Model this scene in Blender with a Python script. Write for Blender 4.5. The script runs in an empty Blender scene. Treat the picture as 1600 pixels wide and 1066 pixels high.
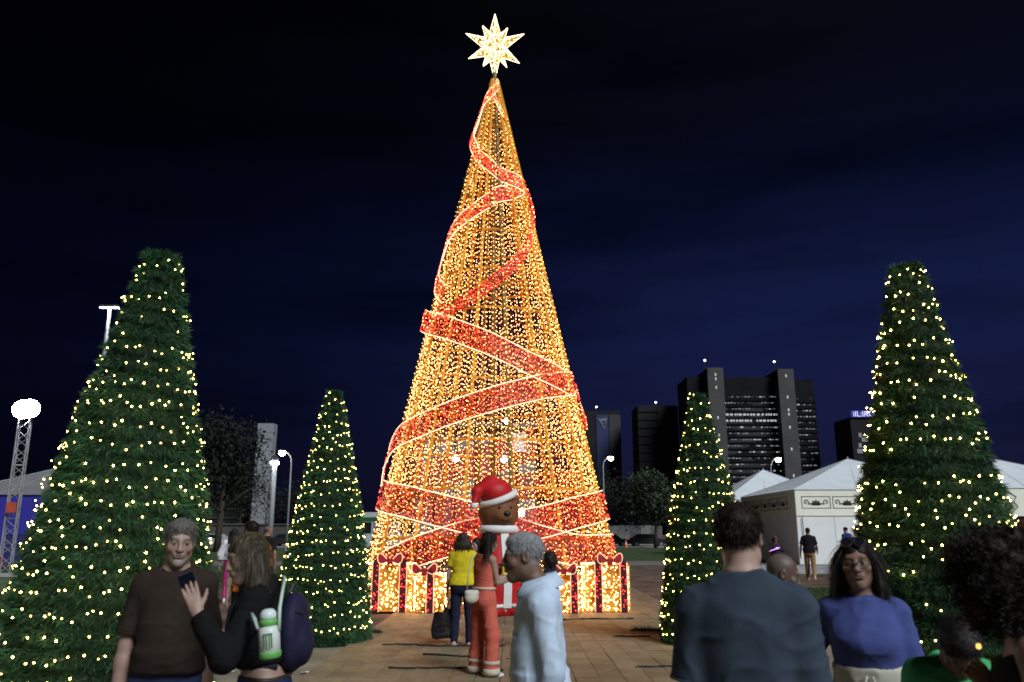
import bpy, math, random
import numpy as np
from mathutils import Vector, Matrix
sc = bpy.context.scene
sc.render.engine = 'CYCLES'
R = math.radians
random.seed(7); rng = np.random.default_rng(7)

# ---------------------------------------------------------------- camera
CAMH, PITCH, FPX = 1.65, R(13.2), 1270.0
cam_d = bpy.data.cameras.new('camera'); cam = bpy.data.objects.new('camera', cam_d)
sc.collection.objects.link(cam); sc.camera = cam
cam_d.sensor_width = 36; cam_d.lens = FPX/1600*36
cam_d.clip_start = .05; cam_d.clip_end = 3000
cam.location = (0, 0, CAMH); cam.rotation_euler = (R(90)+PITCH, 0, 0)
cam_d.dof.use_dof = True; cam_d.dof.focus_distance = 18.0; cam_d.dof.aperture_fstop = 3.4
sc.view_settings.view_transform = 'Standard'; sc.view_settings.look = 'None'
sc.view_settings.exposure = 0; sc.view_settings.gamma = 1
cy = sc.cycles
cy.use_denoising = True; cy.use_light_tree = True
cy.max_bounces = 6; cy.diffuse_bounces = 2; cy.glossy_bounces = 2; cy.transparent_max_bounces = 16; cy.transmission_bounces = 3
cy.sample_clamp_indirect = 3.0; cy.caustics_reflective = False; cy.caustics_refractive = False
cy.pixel_filter_type = 'BLACKMAN_HARRIS'; cy.filter_width = 1.7

# ---------------------------------------------------------------- night sky
W = bpy.data.worlds.new('World'); sc.world = W; W.use_nodes = True
nt = W.node_tree; N = nt.nodes; L = nt.links; N.clear()
out = N.new('ShaderNodeOutputWorld'); bg = N.new('ShaderNodeBackground'); L.new(bg.outputs[0], out.inputs[0])
tc = N.new('ShaderNodeTexCoord'); sep = N.new('ShaderNodeSeparateXYZ'); L.new(tc.outputs['Generated'], sep.inputs[0])
rp = N.new('ShaderNodeValToRGB'); L.new(sep.outputs['Z'], rp.inputs[0])
stops = [(0, (.0085, .0075, .025)), (.10, (.0070, .0085, .036)), (.24, (.0058, .0095, .045)), (.36, (.0026, .0045, .020)),
         (.46, (.0017, .0024, .0072)), (.58, (.0017, .0020, .0042)), (1, (.0017, .0019, .0036))]
el = rp.color_ramp.elements
el[0].position, el[0].color = stops[0][0], (*stops[0][1], 1)
el[1].position, el[1].color = 1, (*stops[-1][1], 1)
for p_, c_ in stops[1:-1]:
    e_ = el.new(p_); e_.color = (*c_, 1)
mr = N.new('ShaderNodeMapRange'); mr.interpolation_type = 'SMOOTHSTEP'
L.new(sep.outputs['X'], mr.inputs[0])
for i_, v_ in ((1, -.55), (2, .42), (3, .20), (4, 1.10)): mr.inputs[i_].default_value = v_
mp = N.new('ShaderNodeMapping'); mp.inputs['Scale'].default_value = (1.3, 1.3, 8)
L.new(tc.outputs['Generated'], mp.inputs[0])
nz = N.new('ShaderNodeTexNoise'); nz.inputs['Scale'].default_value = 1.7; nz.inputs['Detail'].default_value = 5
L.new(mp.outputs[0], nz.inputs['Vector'])
cr = N.new('ShaderNodeMapRange'); L.new(nz.outputs[0], cr.inputs[0])
for i_, v_ in ((1, .32), (2, .54), (3, .50), (4, 1.0)): cr.inputs[i_].default_value = v_
m1 = N.new('ShaderNodeMath'); m1.operation = 'MULTIPLY'; L.new(mr.outputs[0], m1.inputs[0]); L.new(cr.outputs[0], m1.inputs[1])
mx = N.new('ShaderNodeVectorMath'); mx.operation = 'SCALE'; L.new(rp.outputs[0], mx.inputs[0]); L.new(m1.outputs[0], mx.inputs['Scale'])
L.new(mx.outputs[0], bg.inputs[0]); bg.inputs[1].default_value = 1.12

# ---------------------------------------------------------------- the one broad light over the square
sun_d = bpy.data.lights.new('sun', 'SUN'); sun = bpy.data.objects.new('sun', sun_d); sc.collection.objects.link(sun)
sun_d.energy = 3.3; sun_d.angle = R(24); sun_d.color = (.88, .95, 1.0)
SUN_FROM = Vector((.56, -.74, .74)).normalized()
sun.rotation_euler = (-SUN_FROM).to_track_quat('-Z', 'Y').to_euler()

# ---------------------------------------------------------------- helpers
def ray(px, py):
    xc, yc = (px-800)/FPX, (533-py)/FPX
    return Vector((xc, math.cos(PITCH)-yc*math.sin(PITCH), math.sin(PITCH)+yc*math.cos(PITCH)))
def P(px, py, D):
    d = ray(px, py); return Vector((0, 0, CAMH)) + d*(D/d.y)
def G(px, py, z=0):
    d = ray(px, py); return Vector((0, 0, CAMH)) + d*((z-CAMH)/d.z)
def link(o, parent=None):
    sc.collection.objects.link(o)
    if parent: o.parent = parent
    return o
def tag(o, label=None, cat=None, group=None, kind=None):
    for k, v in (('label', label), ('category', cat), ('group', group), ('kind', kind)):
        if v: o[k] = v
    return o
def empty(name, loc, rz=0, label=None, cat=None, group=None):
    o = bpy.data.objects.new(name, None); link(o); o.location = loc; o.rotation_euler = (0, 0, rz)
    o.empty_display_size = .2
    return tag(o, label, cat, group)
def np_mesh(name, V, Fs, mats=(), mi=None, smooth=False):
    V = np.asarray(V, np.float32).reshape(-1, 3)
    me = bpy.data.meshes.new(name)
    if isinstance(Fs, np.ndarray):
        n, k = Fs.shape; idx = Fs.astype(np.int32).ravel(); st = np.arange(n, dtype=np.int32)*k
    else:
        n = len(Fs); ln = np.array([len(f) for f in Fs], np.int32); idx = np.array([i for f in Fs for i in f], np.int32)
        st = np.concatenate([[0], np.cumsum(ln)[:-1]]).astype(np.int32) if n else np.zeros(0, np.int32)
    me.vertices.add(len(V)); me.vertices.foreach_set('co', V.ravel())
    me.loops.add(len(idx)); me.loops.foreach_set('vertex_index', idx)
    me.polygons.add(n); me.polygons.foreach_set('loop_start', st)
    for m in mats: me.materials.append(m)
    if mi is not None: me.polygons.foreach_set('material_index', np.asarray(mi, np.int32))
    me.polygons.foreach_set('use_smooth', np.full(n, bool(smooth)))
    me.update(calc_edges=True)
    return me
class MB:
    """collects boxes, tubes, sheets; one mesh object per build()"""
    def __init__(s): s.v = []; s.f = []; s.mi = []; s.m = 0
    def add(s, V, Fs):
        b = len(s.v); s.v += [tuple(p) for p in V]; s.f += [tuple(i+b for i in f) for f in Fs]; s.mi += [s.m]*len(Fs); return s
    def box(s, lo, hi, M=None):
        x0, y0, z0 = lo; x1, y1, z1 = hi
        V = [Vector(p) for p in ((x0,y0,z0),(x1,y0,z0),(x1,y1,z0),(x0,y1,z0),(x0,y0,z1),(x1,y0,z1),(x1,y1,z1),(x0,y1,z1))]
        if M is not None: V = [M @ p for p in V]
        return s.add(V, [(0,3,2,1),(4,5,6,7),(0,1,5,4),(1,2,6,5),(2,3,7,6),(3,0,4,7)])
    def tube(s, pts, r, n=6, closed=False, cap=True):
        pts = [Vector(p) for p in pts]; k = len(pts); V = []; Fs = []
        rr = r if hasattr(r, '__len__') else [r]*k
        up = Vector((0, 0, 1)); u = None
        for i, p in enumerate(pts):
            if closed: d = pts[(i+1) % k]-pts[i-1]
            else: d = pts[min(i+1, k-1)]-pts[max(i-1, 0)]
            d = d.normalized() if d.length > 1e-9 else up
            if u is None:
                u = d.cross(up if abs(d.z) < .95 else Vector((0, 1, 0))).normalized()
            else:
                u = (u-d*u.dot(d)); u = u.normalized() if u.length > 1e-6 else d.cross(up).normalized()
            w = d.cross(u)
            for j in range(n):
                a = 2*math.pi*j/n; V.append(p+u*math.cos(a)*rr[i]+w*math.sin(a)*rr[i])
        m = k if closed else k-1
        for i in range(m):
            a, b = i*n, ((i+1) % k)*n
            for j in range(n): Fs.append((a+j, a+(j+1) % n, b+(j+1) % n, b+j))
        if cap and not closed: Fs += [tuple(range(n-1, -1, -1)), tuple(range((k-1)*n, k*n))]
        return s.add(V, Fs)
    def lathe(s, prof, n=16, c=(0, 0, 0)):
        V = []; Fs = []
        for r, z in prof:
            for j in range(n):
                a = 2*math.pi*j/n; V.append((c[0]+r*math.cos(a), c[1]+r*math.sin(a), c[2]+z))
        for i in range(len(prof)-1):
            for j in range(n): Fs.append((i*n+j, i*n+(j+1) % n, (i+1)*n+(j+1) % n, (i+1)*n+j))
        Fs += [tuple(range(n-1, -1, -1)), tuple(range((len(prof)-1)*n, len(prof)*n))]
        return s.add(V, Fs)
    def prism(s, poly, lo, hi, axis=1):
        k = len(poly)
        def q(a, b, t): return (a, t, b) if axis == 1 else ((a, b, t) if axis == 2 else (t, a, b))
        V = [q(a, b, lo) for a, b in poly]+[q(a, b, hi) for a, b in poly]
        return s.add(V, [tuple(range(k)), tuple(range(2*k-1, k-1, -1))]+[(i, k+i, k+(i+1) % k, (i+1) % k) for i in range(k)])
    def build(s, name, mats, parent=None, smooth=False):
        mats = mats if isinstance(mats, (list, tuple)) else [mats]
        me = np_mesh(name, s.v, s.f, mats, s.mi, smooth)
        return link(bpy.data.objects.new(name, me), parent)

def pmat(name, col, rough=.7, var=.18, scale=6, bump=0., bscale=60, metal=0, col2=None, spec=.4, sheen=0, detail=6, stretch=None, orand=0):
    m = bpy.data.materials.new(name); m.use_nodes = True
    t = m.node_tree; n = t.nodes; l = t.links; b = n['Principled BSDF']
    b.inputs['Roughness'].default_value = rough; b.inputs['Metallic'].default_value = metal
    b.inputs['Specular IOR Level'].default_value = spec
    if sheen: b.inputs['Sheen Weight'].default_value = sheen
    tc = n.new('ShaderNodeTexCoord'); src = tc.outputs['Object']
    if stretch:
        mp = n.new('ShaderNodeMapping'); mp.inputs['Scale'].default_value = stretch; l.new(src, mp.inputs[0]); src = mp.outputs[0]
    nz = n.new('ShaderNodeTexNoise'); nz.inputs['Scale'].default_value = scale; nz.inputs['Detail'].default_value = detail
    l.new(src, nz.inputs['Vector'])
    rp = n.new('ShaderNodeValToRGB'); l.new(nz.outputs[0], rp.inputs[0])
    a = tuple(c*(1-var) for c in col); d = tuple(min(1, c*(1+var)) for c in (col2 or col))
    rp.color_ramp.elements[0].position = .3; rp.color_ramp.elements[0].color = (*a, 1)
    rp.color_ramp.elements[1].position = .7; rp.color_ramp.elements[1].color = (*d, 1)
    colout = rp.outputs[0]
    if orand:
        oi = n.new('ShaderNodeObjectInfo'); hs = n.new('ShaderNodeHueSaturation')
        r2 = n.new('ShaderNodeMapRange'); l.new(oi.outputs['Random'], r2.inputs[0]); r2.inputs[3].default_value = 1-orand; r2.inputs[4].default_value = 1+orand
        l.new(r2.outputs[0], hs.inputs['Value']); l.new(colout, hs.inputs['Color']); colout = hs.outputs[0]
    l.new(colout, b.inputs['Base Color'])
    if bump:
        n2 = n.new('ShaderNodeTexNoise'); n2.inputs['Scale'].default_value = bscale; n2.inputs['Detail'].default_value = 4
        l.new(src, n2.inputs['Vector'])
        bp = n.new('ShaderNodeBump'); bp.inputs['Strength'].default_value = bump; bp.inputs['Distance'].default_value = .02
        l.new(n2.outputs[0], bp.inputs['Height']); l.new(bp.outputs[0], b.inputs['Normal'])
    return m
def emat(name, col, s, sample=True):
    m = bpy.data.materials.new(name); m.use_nodes = True
    n = m.node_tree.nodes; n.clear(); o = n.new('ShaderNodeOutputMaterial'); e = n.new('ShaderNodeEmission')
    e.inputs[0].default_value = (*col, 1); e.inputs[1].default_value = s
    m.node_tree.links.new(e.outputs[0], o.inputs[0])
    m.cycles.emission_sampling = 'AUTO' if sample else 'NONE'
    return m
def sheet(name, x0, y0, x1, y1, z, m, edge=0, n=1):
    """flat ground sheet with an uneven outline"""
    pts = []
    for (ax, ay), (bx, by) in (((x0,y0),(x1,y0)), ((x1,y0),(x1,y1)), ((x1,y1),(x0,y1)), ((x0,y1),(x0,y0))):
        for i in range(n):
            t = i/n; pts.append((ax+(bx-ax)*t+random.uniform(-edge, edge), ay+(by-ay)*t+random.uniform(-edge, edge), z))
    me = np_mesh(name, pts, [tuple(range(len(pts)))], [m])
    o = link(bpy.data.objects.new(name, me)); o['kind'] = 'structure'; return o
OCT_V = np.array([(1,0,0),(-1,0,0),(0,1,0),(0,-1,0),(0,0,1),(0,0,-1)], float)
OCT_F = np.array([(0,2,4),(2,1,4),(1,3,4),(3,0,4),(2,0,5),(1,2,5),(3,1,5),(0,3,5)])
def bulbs(name, pts, r, m, parent, kind='stuff'):
    pts = np.asarray(pts, float); k = len(pts)
    rr = r*(.8+.4*rng.random((k, 1, 1)))
    V = (pts[:, None, :]+OCT_V[None]*rr).reshape(-1, 3)
    Fs = (OCT_F[None]+(np.arange(k)*6)[:, None, None]).reshape(-1, 3)
    o = link(bpy.data.objects.new(name, np_mesh(name, V, Fs, [m], smooth=True)), parent)
    if kind: o['kind'] = kind
    return o
def text_mesh(name, s, size, m, parent, M, depth=.01):
    cu = bpy.data.curves.new(name, 'FONT'); cu.body = s; cu.size = size; cu.extrude = depth; cu.align_x = 'CENTER'
    t = bpy.data.objects.new(name, cu); link(t)
    dg = bpy.context.evaluated_depsgraph_get(); me = bpy.data.meshes.new_from_object(t.evaluated_get(dg))
    bpy.data.objects.remove(t); bpy.data.curves.remove(cu)
    me.name = name; me.materials.clear(); me.materials.append(m); me.transform(M)
    return link(bpy.data.objects.new(name, me), parent)
# ================================================================ GROUND
m_dirt = pmat('dirt', (.085, .050, .034), .95, .45, .9, .8, 14, col2=(.125, .08, .055))
m_conc = pmat('sandy_concrete', (.20, .165, .115), .9, .22, 1.6, .5, 40, col2=(.26, .22, .16))
m_turf = pmat('turf', (.026, .05, .015), .95, .5, 2.2, 1., 30, col2=(.045, .075, .022))
m_road = pmat('asphalt', (.05, .05, .052), .85, .25, 2, .4, 50)
m_kerb = pmat('kerb_stone', (.26, .25, .23), .85, .25, 2, .4, 20)
m_grav = pmat('gravel', (.30, .28, .30), .9, .55, 5, 1., 25, col2=(.42, .40, .42))
m_path = pmat('path_concrete', (.17, .155, .14), .9, .3, 1.2, .4, 30)
sheet('ground', -900, -60, 900, 1500, 0, m_dirt)
sheet('concrete_ground', -14, -8, -2.42, 14.8, .004, m_conc, .12, 14)
sheet('concrete_ground', 3.6, -8, 14, 15.5, .004, m_conc, .12, 14)
sheet('front_ground', -2.42, -8, 3.6, 3.4, .004, m_conc)
sheet('lawn', -120, 49, 120, 88, .004, m_turf, .5, 40)
sheet('path', -120, 42, 120, 48.2, .006, m_path, .2, 30)
sheet('lawn', -60, 15.5, -8.2, 41.5, .008, m_turf, .4, 24)
sheet('lawn', 5.2, 16.2, 12.5, 25.5, .008, m_turf, .4, 18)
sheet('gravel_strip', 9.5, 33.5, 40, 42, .010, m_grav, .5, 24)
sheet('road', -300, 90.2, 300, 104, .004, m_road)
def kerb(y0, y1):
    b = MB(); b.box((-200, y0, 0), (200, y1, .13)); o = b.build('kerb', m_kerb); o['kind'] = 'structure'
kerb(89.9, 90.15); kerb(104.05, 104.3)
b = MB()
for i in range(-30, 31): b.box((i*4-1, 96.9, .006), (i*4+1, 97.05, .010))
o = b.build('lane_marking', pmat('road_paint', (.6, .6, .58), .7, .3, 3)); o['kind'] = 'structure'

# short grass blades where the lawn is near
def grass(name, x0, y0, x1, y1, n, h):
    p = np.stack([rng.uniform(x0, x1, n), rng.uniform(y0, y1, n), np.zeros(n)], 1)
    a = rng.uniform(0, 6.283, n); w = .006+.01*rng.random(n); hh = h*(.5+rng.random(n))
    d = np.stack([np.cos(a), np.sin(a), 0*a], 1)*w[:, None]
    tip = p+np.stack([rng.normal(0, .025, n), rng.normal(0, .025, n), hh], 1)
    V = np.stack([p-d, p+d, tip], 1).reshape(-1, 3)
    o = link(bpy.data.objects.new(name, np_mesh(name, V, np.arange(3*n).reshape(-1, 3), [m_turf])))
    tag(o, 'short dark grass beside the paved walk', 'grass', kind='stuff'); o.location.z = .008; return o
tag(grass('grass', 5.4, 16.4, 12.3, 25.3, 15000, .06), 'short dark green grass patch right of the walkway')
tag(grass('grass', -14, 15.7, -8.4, 34, 22000, .06), 'short dark green grass left of the near tinsel tree')

# interlocking floor panels of the walkway
m_panel = bpy.data.materials.new('floor_panel'); m_panel.use_nodes = True
t = m_panel.node_tree; n = t.nodes; l = t.links; bs = n['Principled BSDF']; bs.inputs['Roughness'].default_value = .55
tcn = n.new('ShaderNodeTexCoord'); oi = n.new('ShaderNodeObjectInfo'); ge = n.new('ShaderNodeNewGeometry')
nz = n.new('ShaderNodeTexNoise'); nz.inputs['Scale'].default_value = 2.3; nz.inputs['Detail'].default_value = 8; l.new(ge.outputs['Position'], nz.inputs['Vector'])
mixv = n.new('ShaderNodeMath'); mixv.operation = 'MULTIPLY_ADD'; mixv.inputs[1].default_value = .22; l.new(oi.outputs['Random'], mixv.inputs[0])
ml = n.new('ShaderNodeMath'); ml.operation = 'MULTIPLY'; ml.inputs[1].default_value = 1.05; l.new(nz.outputs[0], ml.inputs[0]); l.new(ml.outputs[0], mixv.inputs[2])
rp = n.new('ShaderNodeValToRGB'); l.new(mixv.outputs[0], rp.inputs[0])
e = rp.color_ramp.elements; e[0].position = .15; e[0].color = (.095, .074, .046, 1); e[1].position = .95; e[1].color = (.32, .26, .165, 1)
e2 = e.new(.5); e2.color = (.185, .145, .09, 1)
l.new(rp.outputs[0], bs.inputs['Base Color'])
wv = n.new('ShaderNodeTexWave'); wv.inputs['Scale'].default_value = 14; wv.bands_direction = 'X'; wv.inputs['Distortion'].default_value = .3; l.new(tcn.outputs['Object'], wv.inputs['Vector'])
nb = n.new('ShaderNodeTexNoise'); nb.inputs['Scale'].default_value = 40; l.new(tcn.outputs['Object'], nb.inputs['Vector'])
ad = n.new('ShaderNodeMath'); l.new(wv.outputs['Fac'], ad.inputs[0]); l.new(nb.outputs[0], ad.inputs[1])
bp = n.new('ShaderNodeBump'); bp.inputs['Strength'].default_value = .55; bp.inputs['Distance'].default_value = .006; l.new(ad.outputs[0], bp.inputs['Height']); l.new(bp.outputs[0], bs.inputs['Normal'])
m_cap = pmat('panel_cap', (.27, .21, .135), .35, .2, 20)
m_under = pmat('joint_dark', (.012, .010, .009), .9)
deck = sheet('walkway_floor', -2.42, 3.4, 3.6, 27, .004, m_under)
PW, PD = .284, 1.06
variants = []
for k in range(5):
    b = MB(); w, d = PW/2-.0015, PD/2-.005
    ny = 8; V = []; Fs = []
    jit = [[random.uniform(-.0015, .0015) for _ in range(2)] for _ in range(ny+1)]
    warp = [random.uniform(0, .006) for _ in range(ny+1)]
    for i in range(ny+1):
        y = -d+2*d*i/ny
        V += [(-w+jit[i][0], y, .008), (-w+.003+jit[i][0], y, .026+warp[i]), (w-.003+jit[i][1], y, .026+warp[i]), (w+jit[i][1], y, .008)]
    for i in range(ny):
        for j in range(3): Fs.append((i*4+j, i*4+j+1, (i+1)*4+j+1, (i+1)*4+j))
    Fs += [(3, 2, 1, 0), (ny*4, ny*4+1, ny*4+2, ny*4+3)]
    b.add(V, Fs); b.m = 1 if k % 2 else 0
    c = .030+max(warp[3:6]); b.box((-.035, -.035, .02), (.035, .035, c))
    variants.append(np_mesh('floor_panel', b.v, b.f, [m_panel, m_cap], b.mi))
cells = [(ix, iy) for iy in range(22) for ix in range(21)]
first = {}
rest = MB()
tot = 0
for ix, iy in cells:
    x = -2.42+PW*(ix+.5)+.01; y = 3.5+PD*(iy+.5)+.05*math.sin(ix*.35+iy)
    if x > 3.55: continue
    near = 6 <= iy < 21
    me = variants[(ix*7+iy*3+random.randint(0, 4)) % 5]
    tz = random.uniform(-.002, .002); rx = random.gauss(0, .003)+(.008 if (iy*7+ix//4) % 5 == 0 else 0); ry = random.gauss(0, .003); rz = random.gauss(0, .003)
    if near and tot < 300:
        o = bpy.data.objects.new('floor_panel', me); link(o, deck); o.location = (x, y, .006+tz); o.rotation_euler = (rx, ry, rz); tot += 1
    else:
        M = Matrix.Translation((x, y, .006+tz)) @ Matrix.Rotation(rz, 4, 'Z') @ Matrix.Rotation(ry, 4, 'Y')
        b_ = len(rest.v); rest.v += [tuple(M @ v.co) for v in me.vertices]
        for p in me.polygons: rest.f.append(tuple(i+b_ for i in p.vertices)); rest.mi.append(p.material_index)
m_rub = pmat('rubber_seam', (.012, .012, .011), .8, .3, 20)
for yy, xa, xb in ((10.4, -1.5, -.1), (10.5, 1.5, 2.7), (11.5, -1.2, -.5), (12.5, -1.9, -.1), (16.1, .9, 2.3), (13.6, 1.6, 2.2)):
    b = MB(); n_ = int((xb-xa)/.07); V = []
    for i in range(n_+1):
        x = xa+(xb-xa)*i/n_; y = yy+.09*math.sin(x*2.3+yy)+.035*math.sin(x*7+yy*3)+random.uniform(-.012, .012); w_ = (.002+.010*random.random()**2)*min(1, .3+6*min(i, n_-i)/n_)
        V += [(x, y-w_, .034), (x, y, .052+.012*random.random()), (x, y+w_, .034)]
    b.add(V, [(3*i+j, 3*i+3+j, 3*i+4+j, 3*i+1+j) for i in range(n_) for j in (0, 1)]); b.build('rubber_seam', m_rub, deck)
o = rest.build('floor_panels', [m_panel, m_cap], deck); o['kind'] = 'stuff'
# crumpled paper scraps on the ground
m_paper = pmat('paper', (.75, .74, .72), .8, .1)
def scrap(px, py, s, label):
    p = G(px, py); b = MB(); n = 7
    V = [(0, 0, .03*s/.1)]+[(s*math.cos(6.283*i/n)*random.uniform(.6, 1.1), s*.8*math.sin(6.283*i/n)*random.uniform(.6, 1.1), random.uniform(0, .025)) for i in range(n)]
    b.add(V, [(0, 1+i, 1+(i+1) % n) for i in range(n)])
    o = b.build('paper_scrap', m_paper); o.location = (p.x, p.y, .012); tag(o, label, 'litter')
scrap(480, 1054, .085, 'crumpled white paper scrap lying on the sandy concrete')
# ================================================================ BACKGROUND
m_dglass = pmat('dark_glass', (.006, .007, .009), .6, .3, .3, spec=.08)
m_ledge = pmat('dark_ledge', (.010, .010, .012), .9, spec=.05)
m_tconc = pmat('tower_concrete', (.066, .065, .064), .9, .15, .15, .2, 2)
m_dconc = pmat('dark_concrete', (.010, .0095, .012), .9, .2, .1)
m_pale = pmat('pale_render', (.25, .265, .285), .9, .08, .2)
m_win = [emat('lit_window_bright', (.95, .97, 1), .55, False), emat('lit_window', (.9, .93, 1), .22, False), emat('lit_window_dim', (.8, .85, 1), .07, False)]
m_winwarm = emat('lit_window_warm', (1, .93, .75), .55, False)
m_banner = pmat('facade_banner', (.022, .023, .026), .8, .1, .2)
m_steel = pmat('galvanised_steel', (.45, .45, .47), .45, .12, 8, metal=.6)
m_dark = pmat('dark_metal', (.03, .03, .035), .6)
m_lamp = emat('lamp_white', (.86, .95, 1), 60)
m_lampw = emat('lamp_warm_white', (1, .93, .75), 40)
m_beacon = emat('beacon', (1, .95, .95), 8, False)

def lerp(a, b, t): return a+(b-a)*t
# ---- office tower with two concrete service shafts
D = 400.
Xq = lambda px: P(px, 745, D).x
Zq = lambda py: P(1150, py, D).z
bt = empty('office_tower', (Xq(1165), D+14, 0), 0, 'tall dark glass office tower with two grey concrete shafts and white window rows', 'building')
ox, oy = Xq(1165), D+14
def tower_part(name, x0, x1, y0, y1, z0, z1, m):
    b = MB(); b.box((x0-ox, y0-oy, z0), (x1-ox, y1-oy, z1)); return b.build(name, m, bt)
slabs = [(Xq(1082), Xq(1124), Zq(588)), (Xq(1139), Xq(1231), Zq(589)), (Xq(1244), Xq(1286), Zq(592))]
for (a, c, zt) in slabs:
    w = tower_part('glass_slab', a, c, D+2, D+26, 0, zt, m_dglass)
    nrow = 20
    for i in range(nrow):
        z = zt-10-i*(zt-16)/nrow*1.0
        b = MB(); x = a+.8; bright = (i in (3, 4) and a > Xq(1130) and a < Xq(1200))
        while x < c-1.6:
            wd = random.uniform(.5, 1.5)
            if random.random() < (.97 if bright else .80):
                r = random.random(); b.m = 0 if (bright or r < .12) else (1 if r < .6 else 2)
                b.box((x-ox, D+1.9-oy, z), (x+wd-ox, D+2.05-oy, z+(.95 if bright else random.uniform(.35, .6))))
            x += wd+random.uniform(.15, 1.0)
        if b.v: b.build('window_row', m_win, bt)['kind'] = 'stuff'
    b = MB()
    for i in range(nrow):
        z = zt-10-i*(zt-16)/nrow
        b.box((a-ox, D+1.5-oy, z-1.9), (c-ox, D+1.98-oy, z-1.0))
    b.build('floor_ledge', m_ledge, bt)
for a, c, pt in ((1113, 1135, 577), (1225, 1247, 579)):
    zt = Zq(pt); tower_part('concrete_shaft', Xq(a)-.5, Xq(c)+.5, D-4, D+18, 0, zt, m_tconc)
    b = MB(); xm = (Xq(a)+Xq(c))/2
    for i in range(34):
        z = 6+i*(zt-8)/34; b.m = 0 if random.random() < .35 else 2
        b.box((xm-.35-ox, D-4.08-oy, z), (xm+.35-ox, D-3.95-oy, z+1.3))
    b.build('stair_windows', m_win, bt)['kind'] = 'stuff'
    b = MB(); b.tube([(xm-4-ox, D-oy, zt), (xm-4-ox, D-oy, zt+4)], .12, 5); q = b.build('mast', m_dark, bt)
    b = MB(); b.lathe([(.05, 0), (.5, .3), (.5, .7), (.05, 1)], 6, (xm-4-ox, D-oy, zt+4)); b.build('beacon', m_beacon, q)
def facade(poly):
    return [(P(880+x/3.81, 540+y/3.81, D).x-ox, P(880+x/3.81, 540+y/3.81, D).z) for x, y in poly]
for poly in ([(955, 430), (1040, 400), (1238, 515), (955, 690), (955, 590), (1065, 515), (955, 465)], [(955, 745), (1100, 655), (1235, 735), (1170, 785), (955, 795)],
             [(1060, 372), (1190, 330), (1200, 440), (1150, 452)]):
    b = MB(); b.prism(facade(poly), D+1.965-oy, D+1.985-oy); b.build('facade_banner', m_banner, bt)

def slab_building(px0, px1, ptop, D, label, m, depth, strips=None, seed=1, rows=0, wm=1, beacon=None, lit=.42):
    x0, x1, zt = P(px0, 745, D).x, P(px1, 745, D).x, P(px0, ptop, D).z
    e = empty('office_block', ((x0+x1)/2, D+depth/2, 0), 0, label, 'building'); cx = (x0+x1)/2; dy = -depth/2
    b = MB(); b.box((x0-cx, dy, 0), (x1-cx, depth/2, zt)); b.build('wall', m, e)
    for s in strips or ():
        a, c, mm, top = s; b = MB(); b.box((lerp(x0, x1, a)-cx, dy-.5, 0), (lerp(x0, x1, c)-cx, dy-.01, zt*top)); b.build('facade_panel', mm, e)
    rs = random.Random(seed)
    for i in range(rows):
        z = zt*(.97-.9*i/rows); b = MB(); x = x0+1
        while x < x1-1.5:
            if rs.random() < lit: b.m = rs.choice((0, 1, 2, 2)); b.box((x-cx, dy-.6, z-.9), (x+rs.uniform(.5, 2.0)-cx, dy-.5, z-.1))
            x += rs.uniform(1, 3)
        if b.v: b.build('window_row', m_win, e)['kind'] = 'stuff'
        b = MB(); b.box((x0-cx, dy-.45, z-1.5), (x1-cx, dy-.02, z-1.25)); b.build('floor_ledge', m_tconc if wm else m_ledge, e)
    if beacon:
        xb = lerp(x0, x1, beacon)-cx; b = MB(); b.tube([(xb, 0, zt), (xb, 0, zt+3)], .12, 5); q = b.build('mast', m_dark, e)
        b = MB(); b.lathe([(.05, 0), (.5, .3), (.5, .7), (.05, 1)], 6, (xb, 0, zt+3)); b.build('beacon', m_beacon, q)
    return e, cx, dy, x0, x1, zt
m_bluegl = pmat('blue_facade', (.02, .03, .10), .5, .2, .1)
e, cx, dy, x0, x1, zt = slab_building(912, 972, 642, 460, 'slim tower with a dark blue facade strip beside a pale concrete strip', m_dconc, 18,
    [(.36, .68, m_bluegl, .965), (.70, 1.0, pmat('tower_strip', (.045, .048, .055), .9, .1, .1), .965)], beacon=.42)
for q in range(3):
    b = MB(); xa = lerp(x0, x1, .52)-cx; za = zt*.93-q*1.6
    b.add([(xa-3+q*1.2, dy-.8, za), (xa+3-q*.6, dy-.8, za+.5), (xa+1, dy-.8, za-2.6), (xa-3+q*1.2, dy-.6, za), (xa+3-q*.6, dy-.6, za+.5), (xa+1, dy-.6, za-2.6)], [(0, 2, 1), (3, 4, 5), (0, 1, 4, 3), (1, 2, 5, 4), (2, 0, 3, 5)])
    b.build('logo_shard', pmat('logo_pale', (.16, .17, .2), .7), e)
slab_building(1000, 1064, 634, 430, 'unlit brownish slab tower left of the big office tower', m_dconc, 22, [(.5, .98, pmat('brown_panel', (.020, .016, .016), .9, .1, .1), .99)], rows=14, wm=0, lit=0, beacon=.55)
bpy.data.objects  # the far block's rows are dark ledges only
e, cx, dy, x0, x1, zt = slab_building(1337, 1392, 652, 380, 'distant dark block with a lit blue rooftop sign', m_dconc, 20)
b = MB(); b.box((x0-cx, dy-1, zt-.2), (x1-cx, dy-.4, zt+3.0)); sg = b.build('roof_sign', pmat('sign_blue', (.02, .02, .30), .5), e)
text_mesh('sign_lettering', 'iIL:IROI', 3.6, emat('sign_glow', (.62, .66, 1), 1.4, False), sg, Matrix.Translation((-1.5, dy-1.05, zt+.2)) @ Matrix.Rotation(R(90), 4, 'X'), .05)
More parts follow.
